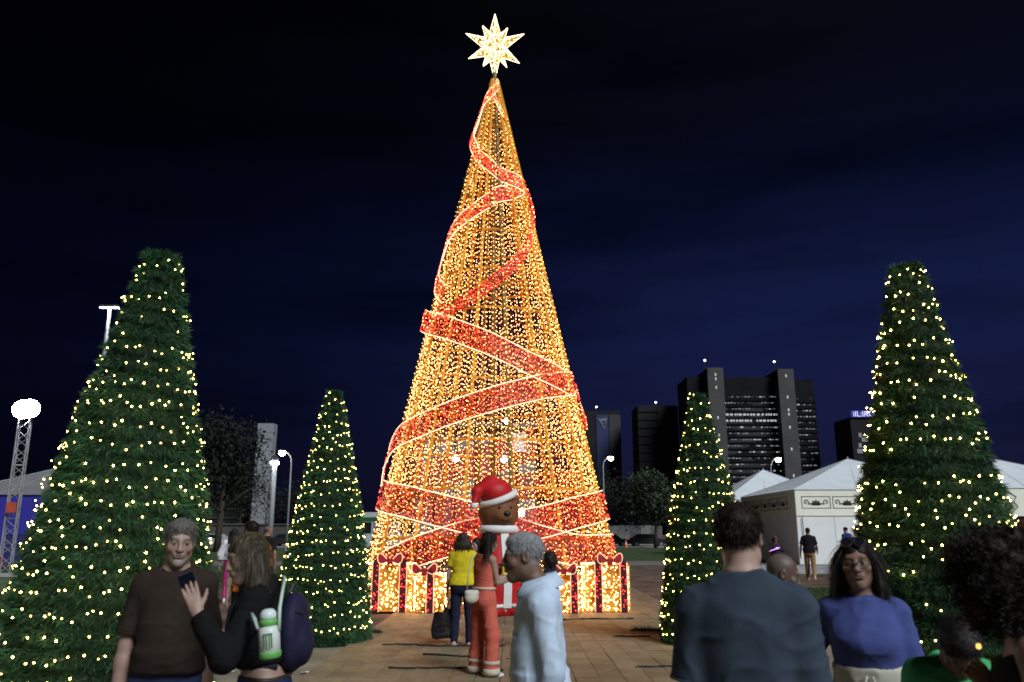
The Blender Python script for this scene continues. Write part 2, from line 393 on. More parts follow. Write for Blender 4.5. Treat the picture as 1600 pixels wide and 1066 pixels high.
for (px, py) in ((1344, 690), (1349, 697), (1354, 697), (1344, 706), (1342, 715), (1346, 715)):
    q = P(px, py-10, 380); b = MB(); b.box((q.x-cx-.7, dy-.15, q.z-1), (q.x-cx+.7, dy-.02, q.z+1)); b.build('window', m_win[1], e)
e, cx, dy, x0, x1, zt = slab_building(285, 392, 716, 260, 'low dark office block with dim scattered windows behind the trees', m_dconc, 16, rows=8, seed=5)
# pale blank slab tower
e = empty('concrete_tower', P(406, 835, 250)*1, 0, 'tall pale blank concrete slab tower left of the street lamps', 'tower'); e.location.z = 0
b = MB(); zt = P(406, 663, 250).z
V = [(-2.5, -2, 0), (2.0, -2, 0), (2.0, 2, 0), (-2.5, 2, 0), (-2.3, -2, zt), (2.6, -2, zt), (2.6, 2, zt), (-2.3, 2, zt)]
b.add(V, [(0,3,2,1),(4,5,6,7),(0,1,5,4),(1,2,6,5),(2,3,7,6),(3,0,4,7)]); b.build('shaft', m_pale, e)
b = MB()
for i in range(1, 12): b.box((-2.6, -2.06, zt*i/12), (2.7, -2.01, zt*i/12+.06))
b.build('pour_joint', m_tconc, e)
b = MB(); b.tube([(-.3, 0, zt), (-.3, 0, zt+1.6)], .06, 5); b.tube([(.5, 0, zt), (.5, 0, zt+1)], .05, 5); b.build('antenna', m_dark, e)

# ---- lamps
def street_lamp(px, py, D, side, label, glow=m_lampw, arm=.9, pole=m_steel):
    top = P(px, py, D); x = top.x-side*arm
    e = empty('street_lamp', (x, D, 0), 0, label, 'street lamp', 'street lamps along the road')
    h = top.z
    pts = [(0, 0, 0), (0, 0, h*.6), (0, 0, h-1.0)]+[(side*arm*(1-math.cos(a)), 0, h-1.0+1.0*math.sin(a)) for a in np.linspace(.3, 1.5, 5)]
    b = MB(); b.tube(pts, [.11, .09, .07, .06, .06, .05, .05, .05], 8); b.build('pole', pole, e, True)
    b = MB(); b.lathe([(.18, 0), (.16, .5), (.09, .6)], 8); b.build('base', pole, e)
    b = MB(); b.box((side*arm-.32, -.16, h-.02), (side*arm+.32, .16, h+.10)); hd = b.build('lamp_head', m_dark, e)
    b = MB(); b.lathe([(.02, -.44), (.18, -.40), (.31, -.24), (.32, -.08), (.28, -.021)], 12, (side*arm, 0, h)); b.build('lamp_glass', glow, hd, True)
    return e
street_lamp(441, 705, 75, -1, 'curved street lamp with a warm head right of the pale slab tower')
street_lamp(954, 714, 95, 1, 'street lamp in front of the slim blue striped tower')
street_lamp(1216, 716, 90, 1, 'street lamp in front of the right shaft of the office tower')
def flood_post(px, py, D, label):
    top = P(px, py, D); e = empty('light_post', (top.x, D, 0), 0, label, 'lamp post')
    b = MB(); b.lathe([(.30, 0), (.27, top.z*.5), (.24, top.z-.4)], 10); b.build('column', pmat('white_post', (.30, .31, .33), .6), e, True)
    b = MB(); b.lathe([(.36, 0), (.42, .25), (.2, .5)], 10, (0, 0, top.z-.35)); b.build('collar', m_dark, e)
    b = MB(); b.lathe([(.40, 0), (.46, .12), (.46, .2), (.38, .24)], 12, (0, 0, top.z-.75)); b.build('lamp_ring', m_lamp, e)
flood_post(430, 714, 85, 'thick white post lit from its bright top beside the curved street lamp')
# tall mast with three flood heads
D = 50; top = P(172, 481, D); e = empty('light_mast', (top.x, D, 0), 0, 'tall thin mast with three white flood heads behind the left tinsel tree', 'light mast')
b = MB(); b.lathe([(.22, 0), (.16, top.z*.5), (.11, top.z)], 10); b.build('pole', m_steel, e, True)
b = MB(); b.tube([(-.5, 0, top.z-.05), (.5, 0, top.z-.05)], .05, 6); b.build('crossarm', m_steel, e)
for dx in (-.42, 0, .42):
    b = MB(); b.box((dx-.16, -.2, top.z), (dx+.16, .1, top.z+.16)); h_ = b.build('flood_head', m_dark, e)
    b = MB(); b.box((dx-.14, -.215, top.z-.03), (dx+.14, .08, top.z-.004)); b.build('lamp_glass', m_lamp, h_)
# truss tower with floodlight
D = 32; base = P(4, 880, D); top = P(36, 652, D); hgt = top.z
e = empty('truss_tower', (base.x+.12, D, 0), R(20), 'silver truss tower carrying a blazing white floodlight', 'light tower')
a = .19; b = MB(); dg = MB()
for sx, sy in ((-1,-1),(1,-1),(1,1),(-1,1)): b.tube([(sx*a, sy*a, .1), (sx*a, sy*a, hgt)], .028, 6)
b.build('chord', m_steel, e)
k = int(hgt/.34)
for i in range(k):
    z0, z1 = .1+i*.34, .1+(i+1)*.34
    for (p, q) in (((-1,-1),(1,-1)), ((1,-1),(1,1)), ((1,1),(-1,1)), ((-1,1),(-1,-1))):
        if i % 2: p, q = q, p
        dg.tube([(p[0]*a, p[1]*a, z0), (q[0]*a, q[1]*a, z1)], .013, 4, cap=False)
        if i % 6 == 0: dg.tube([(p[0]*a, p[1]*a, z0), (q[0]*a, q[1]*a, z0)], .016, 4, cap=False)
dg.build('brace', m_steel, e)
b = MB(); b.box((-.6, -.6, 0), (.6, .6, .1)); b.build('base_plate', m_steel, e)
b = MB(); b.box((-.17, -.42, 2.35), (.17, -.22, 2.75)); b.build('control_box', pmat('red_box', (.35, .05, .03), .6), e)
m_flood = emat('flood_glow', (.86, .95, 1), 260)
for dx in (-.11, .12):
    for dz in (.08+.05*(dx > 0),):
        b = MB(); b.tube([(dx, -.16+.03*(dx > 0), hgt+.20+dz), (dx, .12, hgt+.20+dz)], [.37, .2], 24); h_ = b.build('flood_head', m_dark, e)
        b = MB(); b.tube([(dx, -.26+.03*(dx > 0), hgt+.20+dz), (dx, -.22+.03*(dx > 0), hgt+.20+dz), (dx, -.165+.03*(dx > 0), hgt+.20+dz)], [.16, .32, .36], 24); b.build('lamp_glass', m_flood, h_, True)

# ---- tents
m_canvas = pmat('tent_canvas', (.66, .70, .74), .75, .06, 1.2, .25, 5)
m_wall = pmat('tent_wall', (.78, .79, .78), .8, .05, .8, .3, 2.5)
m_val = pmat('valance', (.80, .80, .68), .8, .05, 1)
m_ink = pmat('ornament_ink', (.03, .028, .025), .8)
m_gcan = pmat('grey_canvas', (.17, .17, .175), .8, .1, 1)
m_bluew = pmat('blue_tarp', (.035, .03, .30), .6, .1, 1, .3, 4)
m_alu = pmat('aluminium', (.5, .5, .5), .4, .1, metal=.7)
def scroll_pts(x0, x1, z, s):
    """one S-scroll between x0 and x1"""
    c1 = x0+s*.36; pts = []
    for t in np.linspace(0, 1, 18):
        a = -4.2+6.6*t; r = s*(.06+.26*t); pts.append((c1+r*math.sin(a), z+s*.02+r*math.cos(a)))
    p0 = pts[-1]
    for t in np.linspace(.12, 1, 8): pts.append((lerp(p0[0], x1, t), p0[1]+(z-s*.30-p0[1])*t**.8+s*.16*math.sin(t*math.pi)*(1-t)))
    return pts
def ornaments(parent, x0, y, z, w, h, n, M=None, yoff=-.012):
    for i in range(n):
        b = MB(); a, c = x0+i*(w+.12), x0+i*(w+.12)+w; t = .03; M_ = M or Matrix.Identity(4)
        for lo, hi in (((a, y+yoff, z-h/2), (c, y, z-h/2+t)), ((a, y+yoff, z+h/2-t), (c, y, z+h/2)), ((a, y+yoff, z-h/2), (a+t, y, z+h/2)), ((c-t, y+yoff, z-h/2), (c, y, z+h/2))): b.box(lo, hi, M_)
        xm = (a+c)/2
        for side in (1, -1):
            pts = scroll_pts(a+.06, xm-.05, z, h*.75)
            if side < 0: pts = [(2*xm-p, q) for p, q in pts]
            V = []; Fs = []
            for j, (p, q) in enumerate(pts):
                k = pts[min(j+1, len(pts)-1)]; k0 = pts[max(j-1, 0)]; dx, dz = k[0]-k0[0], k[1]-k0[1]; ln = math.hypot(dx, dz) or 1
                V += [M_ @ Vector((p-dz/ln*.024, y+yoff, q+dx/ln*.024)), M_ @ Vector((p+dz/ln*.024, y+yoff, q-dx/ln*.024))]
            b.add(V, [(2*j, 2*j+1, 2*j+3, 2*j+2) for j in range(len(pts)-1)])
        for ang in (-70, -38, 0, 38, 70):
            ca, sa = math.sin(R(ang)), math.cos(R(ang)); ln = h*.50; zc = z-h*.24
            b.add([M_ @ Vector(v) for v in ((xm, y+yoff, zc), (xm+ca*ln*.6-sa*.07, y+yoff, zc+sa*ln*.6+ca*.07), (xm+ca*ln, y+yoff, zc+sa*ln), (xm+ca*ln*.6+sa*.07, y+yoff, zc+sa*ln*.6-ca*.07))], [(0, 3, 2, 1)])
        b.build('ornament', m_ink, parent)
def tent(label, x0, y0, w, d, wall_h, val_h, roof_h, rz, wm=m_wall, rm=m_canvas, vm=m_val, group=None, front=True, orn=None, side_orn=0, apex=None):
    e = empty('marquee_tent', (x0, y0, 0), rz, label, 'tent', group)
    zt = wall_h+val_h
    if front:
        b = MB(); b.box((.06, 0.05, .02), (w-.06, .09, wall_h+.05)); b.build('front_wall', wm, e)
    b = MB(); b.box((.05, .1, .02), (.09, d, wall_h+.05)); b.build('side_wall', wm, e)
    b = MB(); b.box((w-.09, .1, .02), (w-.05, d, wall_h+.05)); b.build('side_wall', wm, e)
    b = MB(); b.box((.1, d-.04, .02), (w-.1, d, wall_h+.05)); b.build('back_wall', wm, e)
    b = MB(); b.box((0, 0, wall_h), (w, .04, zt)); v = b.build('valance', vm, e)
    b = MB(); b.box((0, .045, wall_h), (.04, d+.1, zt)); v2 = b.build('valance', vm, e)
    b = MB(); b.box((w-.04, .045, wall_h), (w, d+.1, zt)); b.build('valance', vm, e)
    ax, ay = apex or (w/2, d/2); b = MB(); ov = .05; n = 6
    cs = [(-ov, -ov), (w+ov, -ov), (w+ov, d+ov), (-ov, d+ov)]
    V = []; Fs = []
    rows = []
    for i in range(n+1):
        t = i/n; zz = zt+.01+roof_h*(t**1.04); rows.append(len(V))
        for cx_, cy_ in cs: V.append((lerp(cx_, ax, t*.985), lerp(cy_, ay, t*.985), zz))
    for i in range(n):
        for j in range(4): Fs.append((i*4+j, i*4+(j+1) % 4, (i+1)*4+(j+1) % 4, (i+1)*4+j))
    Fs += [(3, 2, 1, 0), (n*4, n*4+1, n*4+2, n*4+3)]
    b.add(V, Fs); b.build('roof', rm, e)
    sm = MB()
    for j in range(4):
        sm.tube([Vector(V[i*4+j])+Vector((0, 0, .012)) for i in range(n+1)], .018, 4)
        for q in (1/3, 2/3):
            a0, a1 = Vector(V[j]), Vector(V[(j+1) % 4]); sm.tube([a0.lerp(a1, q)+Vector((0, 0, .006)), (a0.lerp(a1, q)).lerp(Vector((ax, ay, zt+roof_h)), .97)+Vector((0, 0, .006))], .008, 4)
    sm.build('roof_seam', pmat('seam_cloth', (.42, .43, .45), .8), e)
    b = MB(); b.tube([(ax, ay, zt+roof_h*.97), (ax, ay, zt+roof_h+.16)], [.09, .03], 8); b.build('peak_cap', m_alu, e)
    if front:
        b = MB()
        for q in range(1, 5): b.box((w*q/5-.012, .042, .03), (w*q/5+.012, .049, wall_h-.02))
        b.build('wall_seam', pmat('wall_seam_cloth', (.45, .45, .44), .8), e)
    for px_, py_ in ((.02, .02), (w-.02, .02), (.02, d), (w-.02, d)):
        b = MB(); b.tube([(px_, py_, 0), (px_, py_, zt)], .035, 8); b.build('leg', m_alu, e)
    if orn: ornaments(v, *orn)
    if side_orn:
        M = Matrix.Rotation(R(-90), 4, 'Z')
        ornaments(v2, -side_orn*1.62-1.0, 0, wall_h+val_h*.52, 1.5, .62, side_orn, M)
    return e
gx = P(1243, 800, 43).x
e = tent('large white marquee with scroll ornaments on its front valance', gx, 43, 10, 10, 2.45, 1.32, 2.0, 0, orn=(.35, 0, 3.13, 1.5, .62, 5), side_orn=5, group=None)
b = MB(); b.tube([(.35, -.02, .0), (.32, -.03, 2.4)], .02, 5); b.build('guy_strap', m_ink, e)
tent('smaller white marquee behind the ornamented one, mostly roof showing', P(1180, 800, 56).x-2.0, 56, 8.2, 9, 2.45, 1.3, 2.3, 0)
gx2 = P(1530, 800, 45).x
e = tent('white marquee at the right edge with black lettering on its valance', gx2-.8, 44, 9, 10, 2.45, 1.45, 2.1, 0, front=False, apex=(3.55, 5))
v = [c for c in e.children if c.name.startswith('valance')][0]
b = MB()
q0 = P(1571, 783, 44).x-(gx2-.8)
b.tube([(-.2+q0-2.5, -.02, 2.62), (q0+.3, -.02, 2.62), (q0+.62, -.02, 2.95), (q0+.42, -.02, 3.2), (q0+.60, -.02, 3.45), (q0+.2, -.02, 3.72), (q0-2.5, -.02, 3.72)], .02, 5)
b.build('valance_border', m_ink, v)
text_mesh('valance_lettering', 'al', .75, m_ink, v, Matrix.Translation((q0-.55, -.012, 2.9)) @ Matrix.Rotation(R(90), 4, 'X') @ Matrix.Shear('XZ', 4, (0, 0)), .01)
b = MB(); b.box((.2, 4.0, .02), (8.8, 4.06, 2.4)); b.build('inner_drape', pmat('orange_drape', (.62, .25, .03), .7, .35, .7, col2=(.7, .34, .05)), e)
b = MB(); b.box((3.4, 3.2, 1.0), (5.6, 3.26, 2.35)); b.build('poster', pmat('salmon_poster', (.6, .15, .08), .7, .3, 2, col2=(.5, .2, .06)), e)
b = MB(); b.box((3.0, 2.2, 0), (6.5, 2.9, .95)); b.build('counter', m_canvas, e)
# left tent with blue skirt
gx3 = P(58, 770, 45).x
e = tent('grey roofed tent with a deep blue wall behind the truss tower', gx3-5.2, 45, 9.4, 9, 3.55, .05, 2.0, 0, wm=m_bluew, rm=m_gcan, vm=m_bluew, apex=(5.2, 4))
b = MB(); b.box((5.0, -.03, 1.25), (7.3, .0, 1.75)); b.build('banner_strip', m_canvas, e)
# crowd barriers before it
for i, (px, lab) in enumerate(((28, 'dark crowd barrier of upright bars in front of the blue tent, left one'), (66, 'dark crowd barrier half behind the near left tinsel tree'))):
    q = P(px, 890, 38); e = empty('crowd_barrier', (q.x, 38, 0), 0, lab, 'barrier', 'crowd barriers')
    b = MB(); b.tube([(-.9, 0, .12), (.9, 0, .12), (.9, 0, 1.5), (-.9, 0, 1.5)], .03, 6, closed=True); b.build('frame', m_dark, e)
    for k in range(13):
        b = MB(); b.box((-.8+k*.133-.035, -.012, .15), (-.8+k*.133+.035, .012, 1.48)); b.build('bar', m_dark, e)
    b = MB(); b.box((-.9, -.3, 0), (-.82, .3, .05)); b.box((.82, -.3, 0), (.9, .3, .05)); b.build('foot', m_dark, e)
b = MB(); q = P(9, 892, 31)
b.box((-.25, -.2, 0), (.25, .2, .75)); b.box((-.2, -.16, .75), (.2, .16, .82)); b.tube([(-.2, 0, .82), (-.1, 0, .95), (.1, 0, .95), (.2, 0, .82)], .02, 5)
o = b.build('equipment_case', pmat('red_case', (.45, .04, .03), .5)); o.location = (q.x-.6, 31, 0); tag(o, 'red equipment case at the foot of the truss tower', 'case')

# ---- stage behind the big tree
D = 40; x0, x1 = P(640, 700, D).x, P(842, 700, D).x; zt = P(740, 657, D).z
e = empty('event_stage', ((x0+x1)/2, D+2.5, 0), 0, 'pale grey stage box with a glowing white screen seen through the lit tree', 'stage'); cx = (x0+x1)/2
m_stg = pmat('stage_skin', (.26, .26, .27), .8, .1, 1, .2, 3)
b = MB(); b.box((x0-cx, 0, 1.2), (x1-cx, 4, zt-.05)); b.build('wall', m_stg, e)
b = MB(); b.box((x0-cx-.3, -1.2, 0), (x1-cx+.3, 4.2, 1.18)); b.build('platform', m_dark, e)
b = MB(); b.box((x0-cx-.3, -.5, zt-.04), (x1-cx+.3, 4.2, zt+.15)); b.build('roof', m_gcan, e)
for i in range(7):
    xx = lerp(x0, x1, i/6)-cx; b = MB(); b.tube([(xx, -.06, 1.2), (xx, -.06, zt-.06)], .05, 6); b.build('post', m_dark, e)
qa, qb = P(797, 668, D-.2), P(823, 698, D-.2); b = MB(); b.box((qa.x-cx, -.2, qb.z), (qb.x-cx, -.12, qa.z)); b.build('screen', emat('screen_white', (.9, .96, 1), 1.6), e)
for (px, py) in ((793, 648), (707, 710), (787, 711), (815, 800)):
    q = P(px, py, D-.4); b = MB(); b.tube([(q.x-cx, -.62, q.z), (q.x-cx, -.42, q.z)], [.2, .1], 14); h_ = b.build('flood_head', m_dark, e)
    b = MB(); b.tube([(q.x-cx, -.70, q.z), (q.x-cx, -.67, q.z), (q.x-cx, -.625, q.z)], [.08, .15, .18], 16); b.build('lamp_glass', m_lamp, h_, True)

# ---- low wall, hoarding, bus, cars, cones
m_lowc = pmat('viaduct_concrete', (.07, .066, .062), .9, .2, .3, .3, 2)
b = MB(); xa, xb = P(200, 830, 112).x, P(610, 830, 112).x
b.box((xa, 112, .9), (xb, 112.6, 2.5)); b.box((xa, 111.8, 2.5), (xb, 112.8, 2.7))
for i in range(10): b.box((lerp(xa, xb, i/9.)-.5, 112.05, 0), (lerp(xa, xb, i/9.)+.5, 112.55, .9))
o = b.build('viaduct_wall', m_lowc); tag(o, 'long low concrete viaduct barrier beyond the road on the left', 'wall')
e = empty('site_hoarding', (P(975, 835, 108).x, 108, 0), 0, 'pale panel hoarding beyond the road, right of the lit tree', 'fence')
for i in range(7):
    b = MB(); b.box((-4.8+i*1.4, 0, .5), (-4.8+i*1.4+1.36, .06, 2.4+.03*(i % 2))); b.build('panel', pmat('hoarding_panel', (.10+.07*(i in (2, 3, 5)),)*3, .8, .15, 1.5), e)
b = MB(); b.box((-5, -.1, 0), (5.2, .2, .48)); b.build('plinth', m_lowc, e)
m_tyre = pmat('tyre', (.015, .015, .015), .9); m_rim = pmat('rim', (.3, .3, .32), .4, metal=.7); m_cglass = pmat('car_glass', (.012, .014, .018), .12, spec=.6)
m_tail = emat('tail_light', (1, .06, .03), 2.0, False); m_head = emat('head_light', (1, .95, .8), 3, False)
def car(px, py, D, label, col, rz=0, lights=True):
    q = P(px, py, D); e = empty('parked_car', (q.x, D, 0), rz, label, 'car', 'cars along the far road')
    prof = [(-2.1, .35), (2.1, .35), (2.15, .62), (2.0, .82), (1.15, .92), (.55, 1.40), (-.95, 1.42), (-1.65, 1.0), (-2.1, .92), (-2.15, .6)]
    b = MB(); b.prism(prof, -.86, .86); b.build('body', pmat('car_paint', col, .3, .05, spec=.6), e)
    b = MB(); b.prism([(1.02, .95), (.5, 1.34), (-.9, 1.36), (-1.45, .99)], -.875, .875); b.build('window', m_cglass, e)
    for x in (-1.35, 1.35):
        for y in (-.8, .8):
            b = MB(); b.tube([(x, y-.11, .33), (x, y+.11, .33)], .33, 14); wl = b.build('wheel', m_tyre, e, False)
            b = MB(); b.tube([(x, y-.125, .33), (x, y+.125, .33)], .2, 10); b.build('rim', m_rim, wl)
    for y in (-.6, .6):
        b = MB(); b.box((2.06, y-.18, .62), (2.17, y+.18, .76)); b.build('headlight', m_head if lights else m_rim, e)
        b = MB(); b.box((-2.17, y-.18, .72), (-2.08, y+.18, .86)); b.build('taillight', m_tail, e)
car(338, 842, 92, 'silver parked car partly behind the man in brown', (.42, .43, .45), 0)
car(452, 848, 92, 'dark parked car half hidden by the left rear tinsel tree', (.02, .02, .025), 0, False)
car(953, 848, 92, 'dark car at the right flank of the lit tree', (.02, .02, .022), 0, False)
car(1012, 850, 92, 'dark car beside the right rear tinsel tree', (.018, .018, .022), 0, False)
car(385, 826, 118, 'white car beyond the low viaduct wall', (.5, .5, .52), 0, False)
def cone(px, py, D, label):
    q = P(px, py, D); e = empty('traffic_cone', (q.x, D, 0), 0, label, 'traffic cone', 'orange traffic cones')
    b = MB(); b.box((-.22, -.22, 0), (.22, .22, .05)); b.lathe([(.17, .05), (.035, .8)], 12); b.build('body', pmat('cone_orange', (.75, .12, .02), .6), e)
    b = MB(); b.lathe([(.125, .33), (.095, .50)], 12); b.lathe([(.08, .58), (.065, .66)], 12); b.build('band', pmat('cone_white', (.8, .8, .8), .5), e)
cone(428, 848, 88.6, 'orange traffic cone left of the rear tinsel tree'); cone(978, 850, 88.6, 'orange and white traffic cone on the far kerb right of the lit tree')
q = P(586, 830, 78); e = empty('city_bus', (q.x, 78, 0), 0, 'white and green city bus parked behind the lit tree', 'bus')
m_bw = pmat('bus_white', (.45, .47, .46), .4, .05); m_bg = pmat('bus_green', (.02, .10, .03), .4)
b = MB(); b.prism([(-5.4, .4), (5.4, .4), (5.45, 1.2), (5.4, 3.2), (5.1, 3.4), (-5.3, 3.4), (-5.45, 3.1), (-5.45, 1.0)], -1.25, 1.25); b.build('body', m_bw, e)
b = MB(); b.box((-5.35, -1.27, 2.55), (5.35, -1.252, 2.95)); b.build('stripe', m_bg, e)
for i in range(8):
    b = MB(); b.box((-5.1+i*1.27, -1.28, 1.5), (-5.1+i*1.27+1.15, -1.252, 2.5)); b.build('window', emat('bus_window', (.55, .55, .9), .25, False) if i % 3 else m_cglass, e)
for x in (-3.6, 3.3):
    b = MB(); b.tube([(x, -1.29, .48), (x, -1.0, .48)], .48, 16); wl = b.build('wheel', m_tyre, e)
    b = MB(); b.tube([(x, -1.31, .48), (x, -1.2, .48)], .27, 12); b.build('rim', m_rim, wl)
# ---- dark trees
m_bark = pmat('bark', (.045, .035, .026), .95, .3, 4, .8, 20)
m_leaf = [pmat('leaf_dark', (.012, .022, .010), .8, .4, .6), pmat('leaf_mid', (.028, .05, .022), .8, .4, .6, col2=(.04, .06, .03)), pmat('leaf_shade', (.006, .010, .006), .8, .4, .6)]
def tree(px, D, h, r, label, lm, n=3500, seed=0, trunk=.3):
    rs = np.random.default_rng(seed); q = P(px, 840, D); e = empty('leafy_tree', (q.x, D, 0), 0, label, 'tree', 'trees along the road')
    b = MB(); th = h*trunk
    b.tube([(0, 0, 0), (.08, 0, th*.6), (.15, .05, th), (.1, 0, h*.62), (.2, .1, h*.8)], [h*.028, h*.022, h*.018, h*.010, h*.004], 8)
    for i in range(8):
        a = i*2.4; zz = th*(.9+.25*(i % 4)); ln = r*(.5+.3*rs.random())
        b.tube([(.1, 0, zz), (.1+math.cos(a)*ln*.5, math.sin(a)*ln*.5, zz+ln*.45), (.1+math.cos(a)*ln, math.sin(a)*ln, zz+ln*.75)], [h*.010, h*.006, h*.002], 6)
    b.build('trunk', m_bark, e, True)
    k = 26; c = rs.normal(0, 1, (k, 3)); c /= np.linalg.norm(c, axis=1)[:, None]; c *= (rs.random((k, 1))**.5)
    c = c*np.array([r*.8, r*.8, (h-th)*.42])+np.array([.1, 0, th+(h-th)*.52])
    w = rs.integers(0, k, n); p = c[w]+rs.normal(0, r*.19, (n, 3))
    s = .10+.16*rs.random(n); d1 = rs.normal(0, 1, (n, 3)); d1 /= np.linalg.norm(d1, axis=1)[:, None]; d2 = rs.normal(0, 1, (n, 3)); d2 -= d1*(d1*d2).sum(1)[:, None]; d2 /= np.linalg.norm(d2, axis=1)[:, None]
    V = np.stack([p-d1*s[:, None], p+d2*s[:, None]*.5, p+d1*s[:, None], p-d2*s[:, None]*.5], 1).reshape(-1, 3)
    o = link(bpy.data.objects.new('crown', np_mesh('crown', V, np.arange(4*n).reshape(-1, 4), [m_leaf[lm]])), e); o['kind'] = 'stuff'
tree(1024, 88.0, 8.2, 3.2, 'light green leafy tree left of the right rear tinsel tree', 1, 4500, 1)
tree(985, 110, 8.0, 5.0, 'dark spreading tree in front of the pale hoarding', 2, 5000, 2, .22)
tree(935, 115, 9.5, 4.2, 'dark tree close to the right edge of the lit tree', 0, 4000, 3)
tree(340, 70, 12.0, 4.2, 'large dark tree behind the man in brown', 2, 5000, 4)
tree(372, 130, 12, 6.5, 'dark tree in front of the dim office block', 2, 4000, 5)
tree(470, 135, 9, 6.5, 'dark tree behind the curved street lamp', 2, 4000, 6)
tree(1085, 128, 9, 6.0, 'dark tree at the foot of the office tower', 2, 4000, 8)
# bare sapling by the slab tower
q = P(412, 840, 105); e = empty('bare_sapling', (q.x, 105, 0), 0, 'bare branched sapling in front of the pale slab tower', 'tree', 'trees along the road')
b = MB(); b.tube([(0, 0, 0), (.1, 0, 3), (.3, 0, 6)], [.12, .09, .03], 6); b.build('trunk', m_bark, e)
b = MB()
for i in range(16):
    a = i*2.1; zz = 2.5+i*.25; b.tube([(.15, 0, zz), (.15+math.cos(a)*1.2, math.sin(a), zz+.9), (.15+math.cos(a)*2.0, math.sin(a)*1.6, zz+1.1)], [.035, .02, .006], 4)
b.build('branch', m_bark, e)
# ================================================================ THE BIG LIGHT TREE
TD = 21.5; TX = P(769, 830, TD).x; TH = 14.55
def rad(z): return 3.33-.224*z
m_gold = pmat('gold_paint', (.80, .36, .035), .45, .15, 4, metal=.15)
m_olive = pmat('olive_pole', (.20, .15, .04), .5, .15, 4)
m_wire = pmat('light_wire', (.45, .17, .02), .5)  # orange in the wire colour stands in for glow along the strands
m_bulb = emat('warm_bulb', (1, .44, .14), 20)
m_bulbr = emat('red_bulb', (1, .07, .04), 4)
m_neon = emat('neon_edge', (1, .58, .36), 3.0)
tree_e = empty('light_tree', (TX, TD, 0), 0, 'giant cone shaped christmas tree frame hung with warm fairy lights and red ribbons', 'christmas tree')
NR = 16
for i in range(NR):
    a = 2*math.pi*(i+.47)/NR; ca, sa = math.cos(a), math.sin(a)
    b = MB(); b.tube([(rad(0)*ca, rad(0)*sa, 0), (rad(TH)*ca+.02*ca, rad(TH)*sa+.02*sa, TH)], .044, 6)
    b.build('rib', m_gold if i % 4 else m_olive, tree_e)
b = MB(); b.tube([(0, 0, 0), (0, 0, 15.2)], .06, 8); b.build('mast', m_olive, tree_e)
for i, z in enumerate(np.arange(.35, 14.0, 1.14)):
    b = MB(); r = rad(z)-.03
    b.tube([(r*math.cos(t), r*math.sin(t), z) for t in np.linspace(0, 2*math.pi, 48, endpoint=False)], .034, 6, closed=True); b.build('ring', m_gold, tree_e)
# inner floor frame spokes
b = MB()
for i in range(NR):
    a = 2*math.pi*(i+.47)/NR; b.tube([(.1*math.cos(a), .1*math.sin(a), 8.35), (rad(8.35)*math.cos(a), rad(8.35)*math.sin(a), 8.35)], .018, 5)
b.build('spoke', m_gold, tree_e)
# curtain strands
NS = 236; pts = []; wires = MB()
order = {}
def bitrev(i, n=320):
    return (i*0.6180339887) % 1.0
for k in range(NS):
    a = 2*math.pi*(k+random.uniform(-.38, .38))/NS
    # every second / fourth / eighth strand climbs higher so spacing stays even
    lvl = 0
    while lvl < 4 and k % (2**(lvl+1)) == 0: lvl += 1
    ztop = {0: 6.6, 1: 10.4, 2: 12.7, 3: 13.8, 4: 14.45}[lvl]+random.uniform(-.2, .2)
    ztop = min(ztop, 14.45)
    z = random.uniform(.05, .18)
    while z < ztop:
        r = rad(z)+random.uniform(-.035, .035)
        aa = a+random.uniform(-.0045, .0045)
        if random.random() < .90: pts.append((r*math.cos(aa), r*math.sin(aa), z))
        z += random.uniform(.10, .165)
    r0, r1 = rad(.02), rad(ztop)
    for c_ in (0,):
        w = .0035; ca, sa = math.cos(a), math.sin(a)
        wires.tube([(r0*ca, r0*sa, .02), (r1*ca, r1*sa, ztop)], w, 3, cap=False)
wires.build('strand_wires', m_wire, tree_e)['kind'] = 'stuff'
bulbs('curtain_bulbs', pts, .0096, m_bulb, tree_e)
m_halo = emat('amber_bulb_halo', (1, .36, .045), .95, False)  # added amber emitters that imitate an orange glow round each bulb
halos = bulbs('bulb_halos', [(q[0], q[1], q[2]-.020) for q in pts], .0120, m_halo, tree_e)
# rib and ring bulbs
pts = []
for i in range(NR):
    a = 2*math.pi*(i+.47)/NR; z = .1
    while z < 14.3: r = rad(z)+.05; aa = a+random.uniform(-.01, .01); pts.append((r*math.cos(aa), r*math.sin(aa), z)); z += random.uniform(.12, .2)
bulbs('rib_bulbs', pts, .0105, m_bulb, tree_e)

# ---- ribbons
m_rib = bpy.data.materials.new('red_netting'); m_rib.use_nodes = True
t = m_rib.node_tree; n = t.nodes; l = t.links; bs = n['Principled BSDF']; o_ = n['Material Output']
bs.inputs['Base Color'].default_value = (.42, .009, .007, 1); bs.inputs['Roughness'].default_value = .55
tl = n.new('ShaderNodeBsdfTranslucent'); tl.inputs[0].default_value = (.46, .010, .007, 1)
mixs = n.new('ShaderNodeMixShader'); mixs.inputs[0].default_value = .45; l.new(bs.outputs[0], mixs.inputs[1]); l.new(tl.outputs[0], mixs.inputs[2])
tr = n.new('ShaderNodeBsdfTransparent'); mix2 = n.new('ShaderNodeMixShader')
tcn = n.new('ShaderNodeTexCoord'); vz = n.new('ShaderNodeTexVoronoi'); vz.inputs['Scale'].default_value = 26; l.new(tcn.outputs['Object'], vz.inputs['Vector'])
mr_ = n.new('ShaderNodeMapRange'); l.new(vz.outputs['Distance'], mr_.inputs[0])
for i_, v_ in ((1, .22), (2, .6), (3, .97), (4, .5)): mr_.inputs[i_].default_value = v_
mr2 = n.new('ShaderNodeMath'); mr2.operation = 'SUBTRACT'; mr2.inputs[0].default_value = 1; l.new(mr_.outputs[0], mr2.inputs[1])
